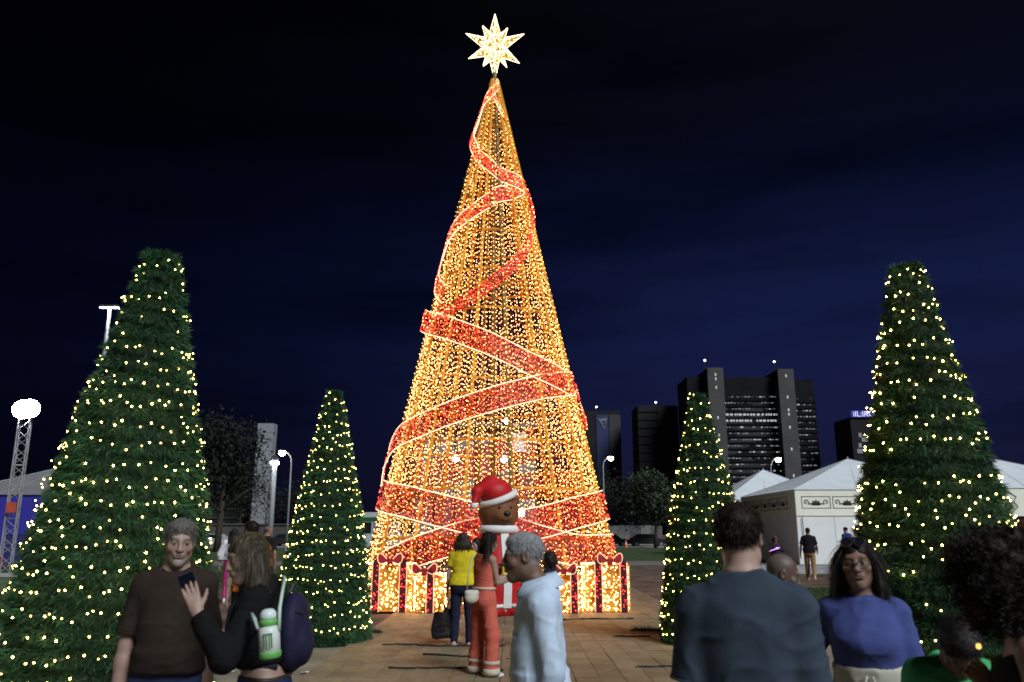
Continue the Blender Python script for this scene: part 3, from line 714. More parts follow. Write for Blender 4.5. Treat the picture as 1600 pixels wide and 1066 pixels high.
l.new(mr2.outputs[0], mix2.inputs[0]); l.new(tr.outputs[0], mix2.inputs[2]); l.new(mixs.outputs[0], mix2.inputs[1]); l.new(mix2.outputs[0], o_.inputs['Surface'])

def cone_hit(px, py, front=True):
    d = ray(px, py); o = Vector((-TX, -TD, CAMH))   # camera in tree space
    k, R0 = .224, 3.33
    # (ox+t dx)^2+(oy+t dy)^2=(R0-k(oz+t dz))^2
    A = d.x**2+d.y**2-(k*d.z)**2; q = R0-k*o.z
    B = 2*(o.x*d.x+o.y*d.y+k*d.z*q); C_ = o.x**2+o.y**2-q*q
    disc = B*B-4*A*C_
    if disc <= 0: tt = -B/(2*A)
    else: tt = (-B-math.sqrt(disc))/(2*A) if front else (-B+math.sqrt(disc))/(2*A)
    p = o+d*tt
    return math.atan2(p.y, p.x), p.z
def ribbon(ctrl, width, neon=True, out=.055, nb=105, wid2=None):
    """ctrl: (px, py, front, [extra radius]) joined smoothly over the cone"""
    cs = []; prev = None
    for c in ctrl:
        a, z = cone_hit(c[0], c[1], c[2])
        if prev is not None:
            while a-prev > math.pi: a -= 2*math.pi
            while a-prev < -math.pi: a += 2*math.pi
        prev = a; cs.append((a, z, c[3] if len(c) > 3 else 0.))
    cs = np.array(cs); seg = np.hypot(np.diff(cs[:, 0])*2, np.diff(cs[:, 1])); u = np.concatenate([[0], np.cumsum(seg)])
    n_ = max(24, int(u[-1]/.12)); uu = np.linspace(0, u[-1], n_)
    def cr_(col):
        y = np.interp(uu, u, col); k = max(3, n_//26) | 1
        ypad = np.pad(y, k, mode='edge'); ker = np.ones(k)/k
        for _ in range(2): ypad = np.convolve(np.pad(ypad, k//2, mode='edge'), ker, 'valid')
        return ypad[k:-k][:n_]
    A, Z, X = cr_(cs[:, 0]), cr_(cs[:, 1]), cr_(cs[:, 2])
    Wd = np.linspace(width, wid2 or width, n_)
    V = []; e0 = []; e1 = []; bp = []; br = []
    m_ = 5
    for i in range(n_):
        for j in range(m_):
            f = j/(m_-1)-.5; z = Z[i]+f*Wd[i]; r = rad(z)+out+X[i]*.55+.03*math.sin(uu[i]*2.6+1)+.02*math.sin(f*6+uu[i]*3)
            p = (r*math.cos(A[i]), r*math.sin(A[i]), z); V.append(p)
            if j == 0: e0.append(p)
            if j == m_-1: e1.append(p)
    Fs = np.array([(i*m_+j, (i+1)*m_+j, (i+1)*m_+j+1, i*m_+j+1) for i in range(n_-1) for j in range(m_-1)])
    ob = link(bpy.data.objects.new('ribbon', np_mesh('ribbon', V, Fs, [m_rib], smooth=True)), tree_e)
    V = np.array(V)
    k = int(u[-1]*nb); ii = rng.integers(0, n_-1, k); jj = rng.integers(0, m_-1, k); s, t_ = rng.random((2, k, 1))
    q = V[ii*m_+jj]*(1-s)*(1-t_)+V[(ii+1)*m_+jj]*s*(1-t_)+V[ii*m_+jj+1]*(1-s)*t_+V[(ii+1)*m_+jj+1]*s*t_
    rn = q/np.maximum(np.hypot(q[:, 0], q[:, 1]), .05)[:, None]; rn[:, 2] = 0; q = q+rn*.02
    h = int(k*.88); bulbs('ribbon_bulbs', q[:h], .0125, m_bulbr, ob); bulbs('ribbon_bulbs', q[h:], .0095, m_bulb, ob)
    if neon:
        for e_ in (e0, e1):
            b = MB(); b.tube(e_, .0108, 6); b.build('neon_edge', m_neon, ob, True)
    return ob
Fr, Bk = True, False
ribbon([(776, 133, Fr), (757, 168, Fr, .05), (741, 215, Fr, .12), (748, 243, Fr), (780, 272, Fr), (812, 293, Fr, .1), (800, 300, Fr), (768, 309, Fr)], .36, wid2=.50)
ribbon([(768, 313, Fr), (738, 332, Fr), (705, 372, Fr), (688, 415, Fr, .12), (688, 440, Fr, .12), (700, 462, Fr, .03)], .50, neon=True)
ribbon([(772, 150, Fr), (784, 180, Fr, .05)], .22)
ribbon([(800, 250, Bk), (816, 290, Bk, .06), (826, 340, Fr, .10), (822, 385, Fr, .04), (800, 416, Fr), (752, 456, Fr), (705, 487, Fr), (680, 494, Fr)], .44, neon=False)
ribbon([(667, 500, Fr, .22), (672, 503, Fr, .14), (700, 512, Fr), (760, 535, Fr), (825, 568, Fr), (880, 600, Fr, .12)], .58, neon=True, wid2=.66)
ribbon([(890, 600, Fr, .10), (850, 603, Fr), (790, 618, Fr), (730, 637, Fr), (670, 660, Fr), (628, 685, Fr, .15), (608, 715, Fr, .26), (606, 745, Fr, .22)], .62, neon=True)
ribbon([(838, 690, Bk), (790, 708, Bk), (735, 725, Bk), (680, 742, Bk), (640, 760, Bk)], .95, neon=False, nb=190)
ribbon([(905, 757, Bk), (850, 757, Bk), (800, 762, Bk), (740, 764, Bk)], .75, neon=False, nb=190)
ribbon([(640, 655, Bk), (655, 690, Bk), (660, 735, Bk)], .55, neon=False, nb=150)
ribbon([(890, 605, Fr, .12), (898, 640, Fr, .16), (903, 668, Bk, .1)], .40, neon=False)
ribbon([(596, 772, Fr, .12), (640, 784, Fr), (700, 800, Fr), (745, 812, Fr), (800, 832, Fr), (850, 848, Fr), (905, 862, Fr), (955, 858, Fr, .12)], .72, neon=True)
ribbon([(938, 788, Fr, .12), (900, 800, Fr), (850, 815, Fr), (790, 826, Fr), (720, 840, Fr), (650, 862, Fr), (596, 888, Fr, .1)], .70, neon=True)

# ---- star
e = empty('star_topper', (TX, TD, P(771, 74, TD).z), 0, 'many pointed glowing star on top of the giant light tree', 'star')
m_starb = emat('star_bulb', (1, .68, .30), 9); m_starn = emat('star_edge', (1, .82, .55), 3.5); m_starg = pmat('star_gold', (.8, .52, .14), .5, .2, 5)
spikes = [(90, 1.12, .23), (270, 1.12, .19), (152, .98, .22), (27, .98, .22), (206, .86, .21), (-36, .90, .21), (118, .78, .15), (60, .75, .15), (240, .68, .14), (-62, .76, .14)]
dirs = [(Vector((math.cos(R(a)), 0, math.sin(R(a)))), ln, w) for a, ln, w in spikes]
dirs += [(Vector((x, y, z)).normalized(), .72, .2) for x, y, z in ((0,-1,0), (.55,-.8,.35), (-.55,-.8,-.3), (.5,-.7,-.6), (-.5,-.75,.55), (0,1,0), (.5,.8,.4), (-.5,.8,-.4))]
pts = []
for d, ln, w in dirs:
    u = d.cross(Vector((0, 1, 0)) if abs(d.y) < .9 else Vector((1, 0, 0))).normalized(); v = d.cross(u)
    base = [u*w+d*.16, v*w+d*.16, -u*w+d*.16, -v*w+d*.16]; tip = d*ln
    b = MB(); b.add(base+[tip], [(0, 1, 4), (1, 2, 4), (2, 3, 4), (3, 0, 4), (3, 2, 1, 0)]); sp = b.build('spike', m_starg, e)
    b = MB()
    for q in base: b.tube([q, tip], .010, 4)
    b.build('edge_light', m_starn, sp)
    for f in range(4):
        A_, B_ = base[f], base[(f+1) % 4]
        for _ in range(int(26*ln)):
            s, t_ = random.random(), random.random()
            if s+t_ > 1: s, t_ = 1-s, 1-t_
            pts.append(tuple((A_+(B_-A_)*s+(tip-A_)*t_)*1.015))
bulbs('star_bulbs', pts, .017, m_starb, e)
b = MB(); b.tube([(0, 0, -1.25), (0, 0, -.1)], .035, 6); b.build('spindle', m_olive, e)

# ---- gift boxes
m_net = pmat('gold_netting', (.40, .20, .03), .6, .3, 12); m_gband = pmat('dark_red_tinsel', (.09, .004, .006), .7, .4, 30, 1., 90)
m_bow = pmat('red_bow', (.42, .015, .02), .5, .3, 20, .6, 60); m_gbulb = emat('gift_bulb', (1, .52, .17), 24); m_gbr = emat('gift_red_bulb', (1, .05, .06), 3.2); m_gneon = emat('gift_outline', (1, .55, .32), 1.6)
def gift(pxa, pxb, ptop, D, dep, label, bands, rz=0, bowx=.5):
    xa, xb = P(pxa, 930, D).x, P(pxb, 930, D).x; w = xb-xa; h = P((pxa+pxb)/2, ptop, D).z
    e = empty('gift_box', ((xa+xb)/2, D+dep/2, .03), rz, label, 'gift box', 'glowing gift boxes at the foot of the light tree')
    b = MB(); b.box((-w/2+.03, -dep/2+.03, .02), (w/2-.03, dep/2-.03, h-.02)); b.build('net_wall', m_net, e)
    b = MB()
    for z in (.03, h*.5, h-.02):
        b.tube([(-w/2, -dep/2, z), (w/2, -dep/2, z), (w/2, dep/2, z), (-w/2, dep/2, z)], .016, 5, closed=True)
    for sx in (-1, 1):
        for sy in (-1, 1): b.tube([(sx*w/2, sy*dep/2, 0), (sx*w/2, sy*dep/2, h)], .016, 5)
    b.build('frame', m_gold, e)
    pts = []; n_ = int(w*h*300)
    for _ in range(n_): pts.append((random.uniform(-w/2, w/2), -dep/2+random.uniform(-.02, .03), random.uniform(.03, h)))
    for _ in range(int(dep*h*180)):
        for sx in (-1, 1): pts.append((sx*w/2+random.uniform(-.02, .02), random.uniform(-dep/2, dep/2), random.uniform(.03, h)))
    for _ in range(int(w*dep*150)): pts.append((random.uniform(-w/2, w/2), random.uniform(-dep/2, dep/2), h))
    bulbs('net_bulbs', pts, .0112, m_gbulb, e)
    for bx in bands:
        x = -w/2+w*bx; bw = .075
        b = MB(); b.prism([(x-bw, .01), (x+bw, .01), (x+bw*1.0, h*.5), (x+bw*.95, h+.04), (x, h+.12), (x-bw*.95, h+.04), (x-bw, h*.5)], -dep/2-.10, -dep/2-.03)
        bd = b.build('ribbon_band', m_gband, e)
        b = MB()
        for s in (-1, 1): b.tube([(x+s*bw, -dep/2-.105, .02), (x+s*bw, -dep/2-.105, h*.5), (x+s*bw*.95, -dep/2-.105, h+.04)], .008, 4)
        b.build('outline_light', m_gneon, bd)
        bulbs('band_bulbs', [(x+random.uniform(-bw, bw)*.8, -dep/2-.11, random.uniform(.05, h)) for _ in range(int(h*26))], .016, m_gbr, bd)
    # bow: two teardrop loops and a knot
    cx_ = -w/2+w*bowx
    for s in (-1, 1):
        lp = []
        for t_ in np.linspace(0, 2*math.pi, 22, endpoint=False):
            rr = .21*(1-.78*math.cos(t_))*.5+.02
            ln_ = .13-.13*math.cos(t_); zz = .13*math.sin(t_)*(1-math.cos(t_))*.62
            lp.append((cx_+s*ln_, -dep/2-.02, h+.06+zz+ln_*.28))
        V = [(p[0], p[1]+dy_, p[2]) for p in lp for dy_ in (-.07, .07)]; k = len(lp)
        b = MB(); b.add(V, [(2*i, 2*i+1, 2*((i+1) % k)+1, 2*((i+1) % k)) for i in range(k)]); b.add(V, [tuple(range(0, 2*k, 2))[::-1 if s > 0 else 1]]); lo = b.build('bow_loop', m_bow, e, True)
        b = MB(); b.tube([(p[0], p[1]-.075, p[2]) for p in lp], .010, 5, closed=True); b.build('outline_light', m_gneon, lo)
        bulbs('bow_bulbs', [(lp[i][0], lp[i][1]-.08+random.uniform(0, .12), lp[i][2]) for i in range(0, k, 2)], .012, m_gbr, lo)
    b = MB(); b.box((cx_-.06, -dep/2-.12, h+.0), (cx_+.06, -dep/2+.05, h+.12)); b.build('bow_knot', m_bow, e)
gift(573, 644, 884, 17.55, .75, 'large left gift box of gold lights with two dark red bands', (.20, .80))
gift(646, 694, 900, 17.35, .6, 'small gift box of lights left of the woman in yellow', (.55,), bowx=.35)
gift(868, 912, 900, 17.35, .6, 'small gift box of lights right of the man in the white shirt', (.66,), bowx=.3)
gift(915, 984, 884, 17.55, .75, 'large right gift box of gold lights, nearest the right rear tinsel tree', (.29, .86), bowx=.56)

# ================================================================ TINSEL CONES
m_needle = [pmat('tinsel_green', (.020, .078, .026), .55, .4, 3, spec=.3, col2=(.040, .125, .042)), pmat('tinsel_deep', (.009, .045, .02), .45, .3, 3, spec=.5)]
m_core = pmat('cone_core', (.006, .02, .008), .9)
m_cb = emat('fairy_bulb', (1, .68, .17), 44)
_n = m_cb.node_tree.nodes; _oi = _n.new('ShaderNodeObjectInfo'); _mr = _n.new('ShaderNodeMapRange'); _mr.inputs[3].default_value = 9; _mr.inputs[4].default_value = 75
m_cb.node_tree.links.new(_oi.outputs['Random'], _mr.inputs[0]); m_cb.node_tree.links.new(_mr.outputs[0], [q for q in _n if q.type == 'EMISSION'][0].inputs[1])
ball = MB(); ball.lathe([(.001, -1), (.72, -.7), (1, 0), (.72, .7), (.001, 1)], 8)
PROF = [(0, .73), (.12, .73), (1.0, .655), (2.0, .50), (3.0, .29), (3.82, .125), (3.9, .10)]
def tinsel_tree(x, y, hs, rs_, lean, label, nneedle, spacing, bulb_r, nlen, seed, gap=()):
    rg = np.random.default_rng(seed)
    e = empty('tinsel_tree', (x, y, 0), 0, label, 'christmas tree', 'green tinsel cone trees round the giant light tree')
    e.rotation_euler = (0, R(lean), 0)
    zp = np.array([p[0] for p in PROF])*hs; rp_ = np.array([p[1] for p in PROF])*rs_; H = zp[-1]
    rr = lambda z: np.interp(z, zp, rp_)
    b = MB(); b.lathe([(float(rr(z))-.05*rs_, float(z)) for z in np.linspace(.02, H-.06, 14)], 24); b.build('core', m_core, e, True)
    # needles on spiral garland coils
    z = rg.random(nneedle*2)*H; keep = rg.random(nneedle*2) < (rr(z)+.08)/(rp_.max()+.08); z = z[keep][:nneedle]; n_ = len(z)
    a = rg.random(n_)*6.2832; pitch = .118
    ph = ((z/pitch)+a/6.2832) % 1.0
    coil = np.sin(ph*np.pi)
    lump = .5+.5*np.sin(a*5+z*9+np.sin(z*4+a*2)*2)
    r = rr(z)-.065*rs_+coil*.060*(.7+.6*lump)
    rad_ = np.stack([np.cos(a), np.sin(a), 0*a], 1); p = rad_*r[:, None]; p[:, 2] = z+rg.normal(0, .008, n_)
    d = rad_*1.0+rg.normal(0, .55, (n_, 3)); d[:, 2] += (ph-.5)*1.5*-1*-1
    d /= np.linalg.norm(d, axis=1)[:, None]
    ln = nlen*(.55+.7*rg.random(n_)); tip = p+d*ln[:, None]; tip[:, 2] -= .012
    sd = np.cross(d, rg.normal(0, 1, (n_, 3))); sd /= np.linalg.norm(sd, axis=1)[:, None]; sd *= (.0020+.0017*rg.random(n_))[:, None]*(1 if nneedle > 60000 else 1.6)
    V = np.stack([p-sd, p+sd, tip], 1).reshape(-1, 3)
    # top cap tuft
    k = 1200; aa = rg.random(k)*6.283; r2 = rr(H)*np.sqrt(rg.random(k)); pp = np.stack([r2*np.cos(aa), r2*np.sin(aa), np.full(k, H-.06)], 1)
    dd = np.stack([rg.normal(0, .5, k), rg.normal(0, .5, k), .8+.4*rg.random(k)], 1)*.07; s2 = rg.normal(0, .0025, (k, 3))
    V = np.concatenate([V, np.stack([pp-s2, pp+s2, pp+dd], 1).reshape(-1, 3)])
    nf = len(V)//3; mi = (rg.random(nf) < .4).astype(np.int32)
    o = link(bpy.data.objects.new('tinsel', np_mesh('tinsel', V, np.arange(3*nf).reshape(-1, 3), m_needle, mi)), e); o['kind'] = 'stuff'
    # fairy lights on a spiral
    pts = []; a_ = rg.random()*6; zz = .12; turnp = spacing*1.45
    while zz < H-.03:
        r_ = float(rr(zz))+rg.uniform(.004, .034)
        skip = any(g0 < zz/H < g1 for g0, g1 in gap)
        if rg.random() < (.08 if skip else .86): pts.append((r_*math.cos(a_), r_*math.sin(a_), zz+rg.normal(0, .026)))
        da = spacing*(.28+.85*rg.random())/max(r_, .1); a_ += da; zz += turnp*da/6.2832
    # those facing the square as single bulbs, the far side as one string
    pts.sort(key=lambda q: q[1]*y+q[0]*x)
    me = np_mesh('fairy_bulb', [tuple(bulb_r*c for c in v) for v in ball.v], ball.f, [m_cb], smooth=True)
    for q in pts[:300]:
        f = bpy.data.objects.new('fairy_bulb', me); link(f, e); f.location = q
    if len(pts) > 300: bulbs('fairy_bulb_string', pts[300:], bulb_r, m_cb, e)
    return e
# near left, near right, rear left, rear right
def base_x(px, py, D): return P(px, py, D).x
tinsel_tree(base_x(178, 850, 5.8)-.02, 5.8, .945, 1.03, 2.4, 'tall near green tinsel cone tree with fairy lights behind the man in brown', 130000, .092, .0053, .050, 11, gap=((.80, .86), (.90, .955)))
tinsel_tree(base_x(1459, 850, 6.2), 6.2, .955, .975, .4, 'tall near green tinsel cone tree with fairy lights right of the woman in blue', 130000, .102, .0055, .050, 12, gap=((.30, .36), (.55, .60)))
tinsel_tree(base_x(511, 850, 13.2), 13.2, 1.0, 1.0, 0, 'rear green tinsel cone tree with fairy lights standing left of the walkway', 60000, .125, .0066, .065, 13)
tinsel_tree(base_x(1102, 850, 12.9), 12.9, .975, .99, 0, 'rear green tinsel cone tree with fairy lights behind the man in grey', 60000, .135, .0066, .065, 14)
# loose garland end trailing on the floor by two rear trees
m_green = m_needle[1]
def trail(px, py, label):
    q = G(px, py); k = 700; t_ = rng.random(k); p = np.stack([(t_-.5)*.5, np.sin(t_*5)*.06, .02+0*t_], 1)+rng.normal(0, .015, (k, 3))
    d = rng.normal(0, .035, (k, 3)); d[:, 2] = abs(d[:, 2]); s_ = rng.normal(0, .003, (k, 3)); p[:, 2] = np.maximum(p[:, 2], .01)
    o = link(bpy.data.objects.new('tinsel_garland', np_mesh('tinsel_garland', np.stack([p-s_, p+s_, p+d], 1).reshape(-1, 3), np.arange(3*k).reshape(-1, 3), [m_green]))); o.location = (q.x, q.y, .03); tag(o, label, 'garland')
trail(572, 992, 'loose green tinsel end on the floor beside the left rear tree'); trail(1012, 990, 'loose green tinsel end on the floor beside the right rear tree')
# ================================================================ PEOPLE : one continuous skin per body, grown from a distance field
def axis(lo, hi, h, fines):
    xs = [lo]; x = lo
    while x < hi:
        s = h
        for c, w, hf in fines:
            if c-w <= x <= c+w: s = min(s, hf)
        x += s; xs.append(x)
    return np.array(xs, np.float32)
class Field:
    def __init__(s, lo, hi, h, fines=()):
        s.ax = [axis(lo[i], hi[i], h, [(c[i], w, hf) for c, w, hf in fines]) for i in range(3)]
        s.D = np.full([len(a) for a in s.ax], 9., np.float32); s.h = h
    def sub(s, lo, hi):
        sl = []
        for i in range(3):
            a = np.searchsorted(s.ax[i], lo[i]); b = np.searchsorted(s.ax[i], hi[i])
            sl.append(slice(max(a-1, 0), min(b+1, len(s.ax[i]))))
        X = s.ax[0][sl[0]][:, None, None]; Y = s.ax[1][sl[1]][None, :, None]; Z = s.ax[2][sl[2]][None, None, :]
        return tuple(sl), X, Y, Z
    def put(s, sl, d, k, op):
        D = s.D[sl]
        if d.size == 0: return
        if op == 'u':
            if k > 0:
                h = np.clip(.5+.5*(D-d)/k, 0, 1); r = D+(d-D)*h-k*h*(1-h)
            else: r = np.minimum(D, d)
        elif op == 's':
            if k > 0:
                h = np.clip(.5-.5*(D+d)/k, 0, 1); r = D+(-d-D)*h+k*h*(1-h)
            else: r = np.maximum(D, -d)
        else: r = np.maximum(D, d)
        s.D[sl] = r
    def cap(s, a, b, ra, rb, k=.02, op='u', cut=None, flat=None):
        a = np.array(a, float); b = np.array(b, float); m = max(ra, rb)*1.35+k+3*s.h
        sl, X, Y, Z = s.sub(np.minimum(a, b)-m, np.maximum(a, b)+m)
        ab = b-a; L2 = max(float(ab @ ab), 1e-9)
        t = ((X-a[0])*ab[0]+(Y-a[1])*ab[1]+(Z-a[2])*ab[2])/L2; tc_ = np.clip(t, 0, 1)
        dx, dy, dz = X-a[0]-ab[0]*tc_, Y-a[1]-ab[1]*tc_, Z-a[2]-ab[2]*tc_
        q = dx*dx+dy*dy+dz*dz
        if flat is not None:
            f, sc_ = flat; al = dx*f[0]+dy*f[1]+dz*f[2]; q = q+al*al*(sc_*sc_-1)
        d = np.sqrt(q)-(ra+(rb-ra)*tc_)
        if cut: d = np.maximum(d, (t-1)*math.sqrt(L2)-cut if cut is not True else (t-1)*math.sqrt(L2))
        s.put(sl, d.astype(np.float32), k, op)
    def ell(s, c, r, Rm=None, k=.02, op='u'):
        c = np.array(c, float); r = np.array(r, float); m = r.max()+k+3*s.h
        sl, X, Y, Z = s.sub(c-m, c+m)
        p = [X-c[0], Y-c[1], Z-c[2]]
        if Rm is not None: p = [Rm[0][i]*p[0]+Rm[1][i]*p[1]+Rm[2][i]*p[2] for i in range(3)]
        k0 = np.sqrt(sum((p[i]/r[i])**2 for i in range(3))); k1 = np.sqrt(sum((p[i]/r[i]**2)**2 for i in range(3)))
        d = k0*(k0-1)/np.maximum(k1, 1e-6)
        s.put(sl, np.broadcast_to(d, [x.stop-x.start for x in sl]).astype(np.float32), k, op)
    def loft(s, secs, M=None, k=.02, op='u', infl=0., e=2.3):
        """secs: (z, rx, ry, cy[, cx]) stacked along local z; M local->person 4x4"""
        S = np.array([(q+(0,))[:5] if len(q) == 4 else q for q in secs], float); z = S[:, 0]
        zz = np.linspace(z[0], z[-1], 60); col = []
        for j in range(1, 5):
            y = np.interp(zz, z, S[:, j]); yp = np.pad(y, 3, mode='edge'); col.append(np.convolve(yp, np.ones(7)/7, 'valid'))
        m = max(S[:, 1].max(), S[:, 2].max())+abs(S[:, 3]).max()+infl+k+3*s.h
        M = np.eye(4) if M is None else np.array(M)
        ends = [(M @ np.array([0, 0, q, 1]))[:3] for q in (z[0], z[-1])]
        sl, X, Y, Z = s.sub(np.minimum(*ends)-m, np.maximum(*ends)+m)
        Mi = np.linalg.inv(M)
        px = Mi[0][0]*X+Mi[0][1]*Y+Mi[0][2]*Z+Mi[0][3]; py = Mi[1][0]*X+Mi[1][1]*Y+Mi[1][2]*Z+Mi[1][3]; pz = Mi[2][0]*X+Mi[2][1]*Y+Mi[2][2]*Z+Mi[2][3]
        px, py, pz = np.broadcast_arrays(px, py, pz)
        rx = np.interp(pz, zz, col[0])+infl; ry = np.interp(pz, zz, col[1])+infl; c_ = np.interp(pz, zz, col[2]); cx = np.interp(pz, zz, col[3])
        u, v = np.abs((px-cx)/rx), np.abs((py-c_)/ry)
        d = ((u**e+v**e)**(1/e)-1)*np.minimum(rx, ry)
        d = np.maximum(d, np.maximum(z[0]-pz, pz-z[-1]))
        s.put(sl, d.astype(np.float32), k, op)
    def plane(s, p, n):
        """keep the side n points away from"""
        X, Y, Z = s.ax[0][:, None, None], s.ax[1][None, :, None], s.ax[2][None, None, :]
        s.D = np.maximum(s.D, ((X-p[0])*n[0]+(Y-p[1])*n[1]+(Z-p[2])*n[2]).astype(np.float32))
    def mesh(s):
        D = s.D; S = D < 0; X, Y, Z = s.ax
        nx, ny, nz_ = S.shape
        c = np.zeros((nx-1, ny-1, nz_-1), np.int8)
        for i in (0, 1):
            for j in (0, 1):
                for k in (0, 1): c += S[i:nx-1+i, j:ny-1+j, k:nz_-1+k]
        act = (c > 0) & (c < 8); I, J, K = np.nonzero(act); n_ = len(I)
        ids = np.full(c.shape, -1, np.int32); ids[I, J, K] = np.arange(n_)
        acc = np.zeros((n_, 3)); cnt = np.zeros(n_)
        co = [(i, j, k) for i in (0, 1) for j in (0, 1) for k in (0, 1)]
        for a in co:
            for ax_ in range(3):
                if a[ax_]: continue
                b = list(a); b[ax_] = 1
                d0 = D[I+a[0], J+a[1], K+a[2]]; d1 = D[I+b[0], J+b[1], K+b[2]]
                mk = (d0 < 0) != (d1 < 0); t_ = np.where(mk, d0/np.where(d0 == d1, 1, d0-d1), 0)
                p0 = np.stack([X[I+a[0]], Y[J+a[1]], Z[K+a[2]]], 1); p1 = np.stack([X[I+b[0]], Y[J+b[1]], Z[K+b[2]]], 1)
                acc += np.where(mk[:, None], p0+(p1-p0)*t_[:, None], 0); cnt += mk
        V = acc/cnt[:, None]; Q = []
        for ax_ in range(3):
            sl0 = [slice(None)]*3; sl1 = [slice(None)]*3; sl0[ax_] = slice(0, -1); sl1[ax_] = slice(1, None)
            u, v = (ax_+1) % 3, (ax_+2) % 3
            for w in (u, v):
                sl0[w] = slice(1, -1); sl1[w] = slice(1, -1)
            A, B = S[tuple(sl0)], S[tuple(sl1)]
            E = np.nonzero(A != B); E = list(E); E[u] = E[u]+1; E[v] = E[v]+1
            ins = S[tuple(E)]
            def cell(du, dv):
                q = [x.copy() for x in E]; q[u] = q[u]-du; q[v] = q[v]-dv; return ids[q[0], q[1], q[2]]
            q = np.stack([cell(1, 1), cell(0, 1), cell(0, 0), cell(1, 0)], 1)
            q[~ins] = q[~ins][:, ::-1]; Q.append(q)
        Q = np.concatenate(Q); Q = Q[(Q >= 0).all(1)]
        return V, Q
def vnormals(V, Q):
    n = np.cross(V[Q[:, 2]]-V[Q[:, 0]], V[Q[:, 3]]-V[Q[:, 1]]); N_ = np.zeros_like(V)
    for j in range(4): np.add.at(N_, Q[:, j], n)
    return N_/np.maximum(np.linalg.norm(N_, axis=1), 1e-9)[:, None]
def relax(V, Q, it=1, w=.5):
    for _ in range(it):
        a = np.zeros_like(V); c = np.zeros(len(V))
        for i in range(4):
            for j in (1, 3):
                np.add.at(a, Q[:, i], V[Q[:, (i+j) % 4]]); np.add.at(c, Q[:, i], 1)
        V = V+(a/np.maximum(c, 1)[:, None]-V)*w
    return V
def wob(V, f, seed):
    r = np.random.default_rng(seed); o = np.zeros(len(V))
    for i in range(7):
        d = r.normal(0, 1, 3); d /= np.linalg.norm(d); fr = f*(.6+.9*r.random()); w = .8*np.sin(V @ (r.normal(0, 1, 3)*f*.5)+r.random()*6)
        o += np.sin(V @ d*fr+r.random()*6.28+w)/7
    return o
def to_obj(name, V, Q, mat, parent, s, col=None):
    me = np_mesh(name, V*s, Q, [mat], smooth=True)
    if col is not None:
        ca = me.color_attributes.new('Col', 'FLOAT_COLOR', 'POINT')
        ca.data.foreach_set('color', np.concatenate([col, np.ones((len(col), 1))], 1).astype(np.float32).ravel())
    return link(bpy.data.objects.new(name, me), parent)
m_skin = bpy.data.materials.new('skin'); m_skin.use_nodes = True
t = m_skin.node_tree; n = t.nodes; l = t.links; bs = n['Principled BSDF']; bs.inputs['Roughness'].default_value = .52; bs.inputs['Specular IOR Level'].default_value = .4
at = n.new('ShaderNodeAttribute'); at.attribute_name = 'Col'
tcn = n.new('ShaderNodeTexCoord'); nz = n.new('ShaderNodeTexNoise'); nz.inputs['Scale'].default_value = 28; nz.inputs['Detail'].default_value = 6; l.new(tcn.outputs['Object'], nz.inputs['Vector'])
mrr = n.new('ShaderNodeMapRange'); l.new(nz.outputs[0], mrr.inputs[0]); mrr.inputs[3].default_value = .8; mrr.inputs[4].default_value = 1.18
hs = n.new('ShaderNodeHueSaturation'); l.new(mrr.outputs[0], hs.inputs['Value']); l.new(at.outputs['Color'], hs.inputs['Color']); l.new(hs.outputs[0], bs.inputs['Base Color'])
nb = n.new('ShaderNodeTexNoise'); nb.inputs['Scale'].default_value = 160; l.new(tcn.outputs['Object'], nb.inputs['Vector'])
bp = n.new('ShaderNodeBump'); bp.inputs['Strength'].default_value = .18; bp.inputs['Distance'].default_value = .004; l.new(nb.outputs[0], bp.inputs['Height']); l.new(bp.outputs[0], bs.inputs['Normal'])
bs.inputs['Subsurface Weight'].default_value = .06; bs.inputs['Subsurface Radius'].default_value = (.012, .005, .003); bs.inputs['Subsurface Scale'].default_value = 1
m_eye = bpy.data.materials.new('eye'); m_eye.use_nodes = True
t = m_eye.node_tree; a_ = t.nodes.new('ShaderNodeAttribute'); a_.attribute_name = 'Col'; t.links.new(a_.outputs['Color'], t.nodes['Principled BSDF'].inputs['Base Color']); t.nodes['Principled BSDF'].inputs['Roughness'].default_value = .12
_fab = {}
def fabric(name, col, bump=.35, bscale=160, rough=.92, var=.12, sheen=0):
    return pmat(name, col, rough, var, 14, bump*.3, bscale, sheen=sheen, spec=.12)
m_lens = pmat('sunglass_lens', (.01, .01, .012), .1); m_metal = pmat('thin_metal', (.10, .09, .08), .3, metal=.6)
m_sole = pmat('shoe_sole', (.55, .54, .52), .7)
def nrm(v): v = np.array(v, float); return v/np.linalg.norm(v)
TORSO_M = [(.80, .125, .095, 0.), (.86, .160, .112, -.006), (.92, .170, .118, -.008), (.98, .165, .115, 0.), (1.06, .152, .108, .006), (1.16, .154, .112, .010), (1.27, .170, .120, .010), (1.35, .178, .116, .004), (1.41, .160, .098, -.004), (1.46, .105, .075, -.010), (1.50, .060, .060, -.008)]
TORSO_F = [(.80, .130, .100, 0.), (.86, .172, .122, -.012), (.92, .178, .126, -.016), (.98, .165, .115, -.006), (1.07, .134, .098, .002), (1.16, .136, .100, .008), (1.25, .152, .122, .020), (1.31, .156, .118, .014), (1.37, .152, .098, .000), (1.42, .130, .082, -.006), (1.46, .090, .066, -.010), (1.50, .052, .053, -.006)]
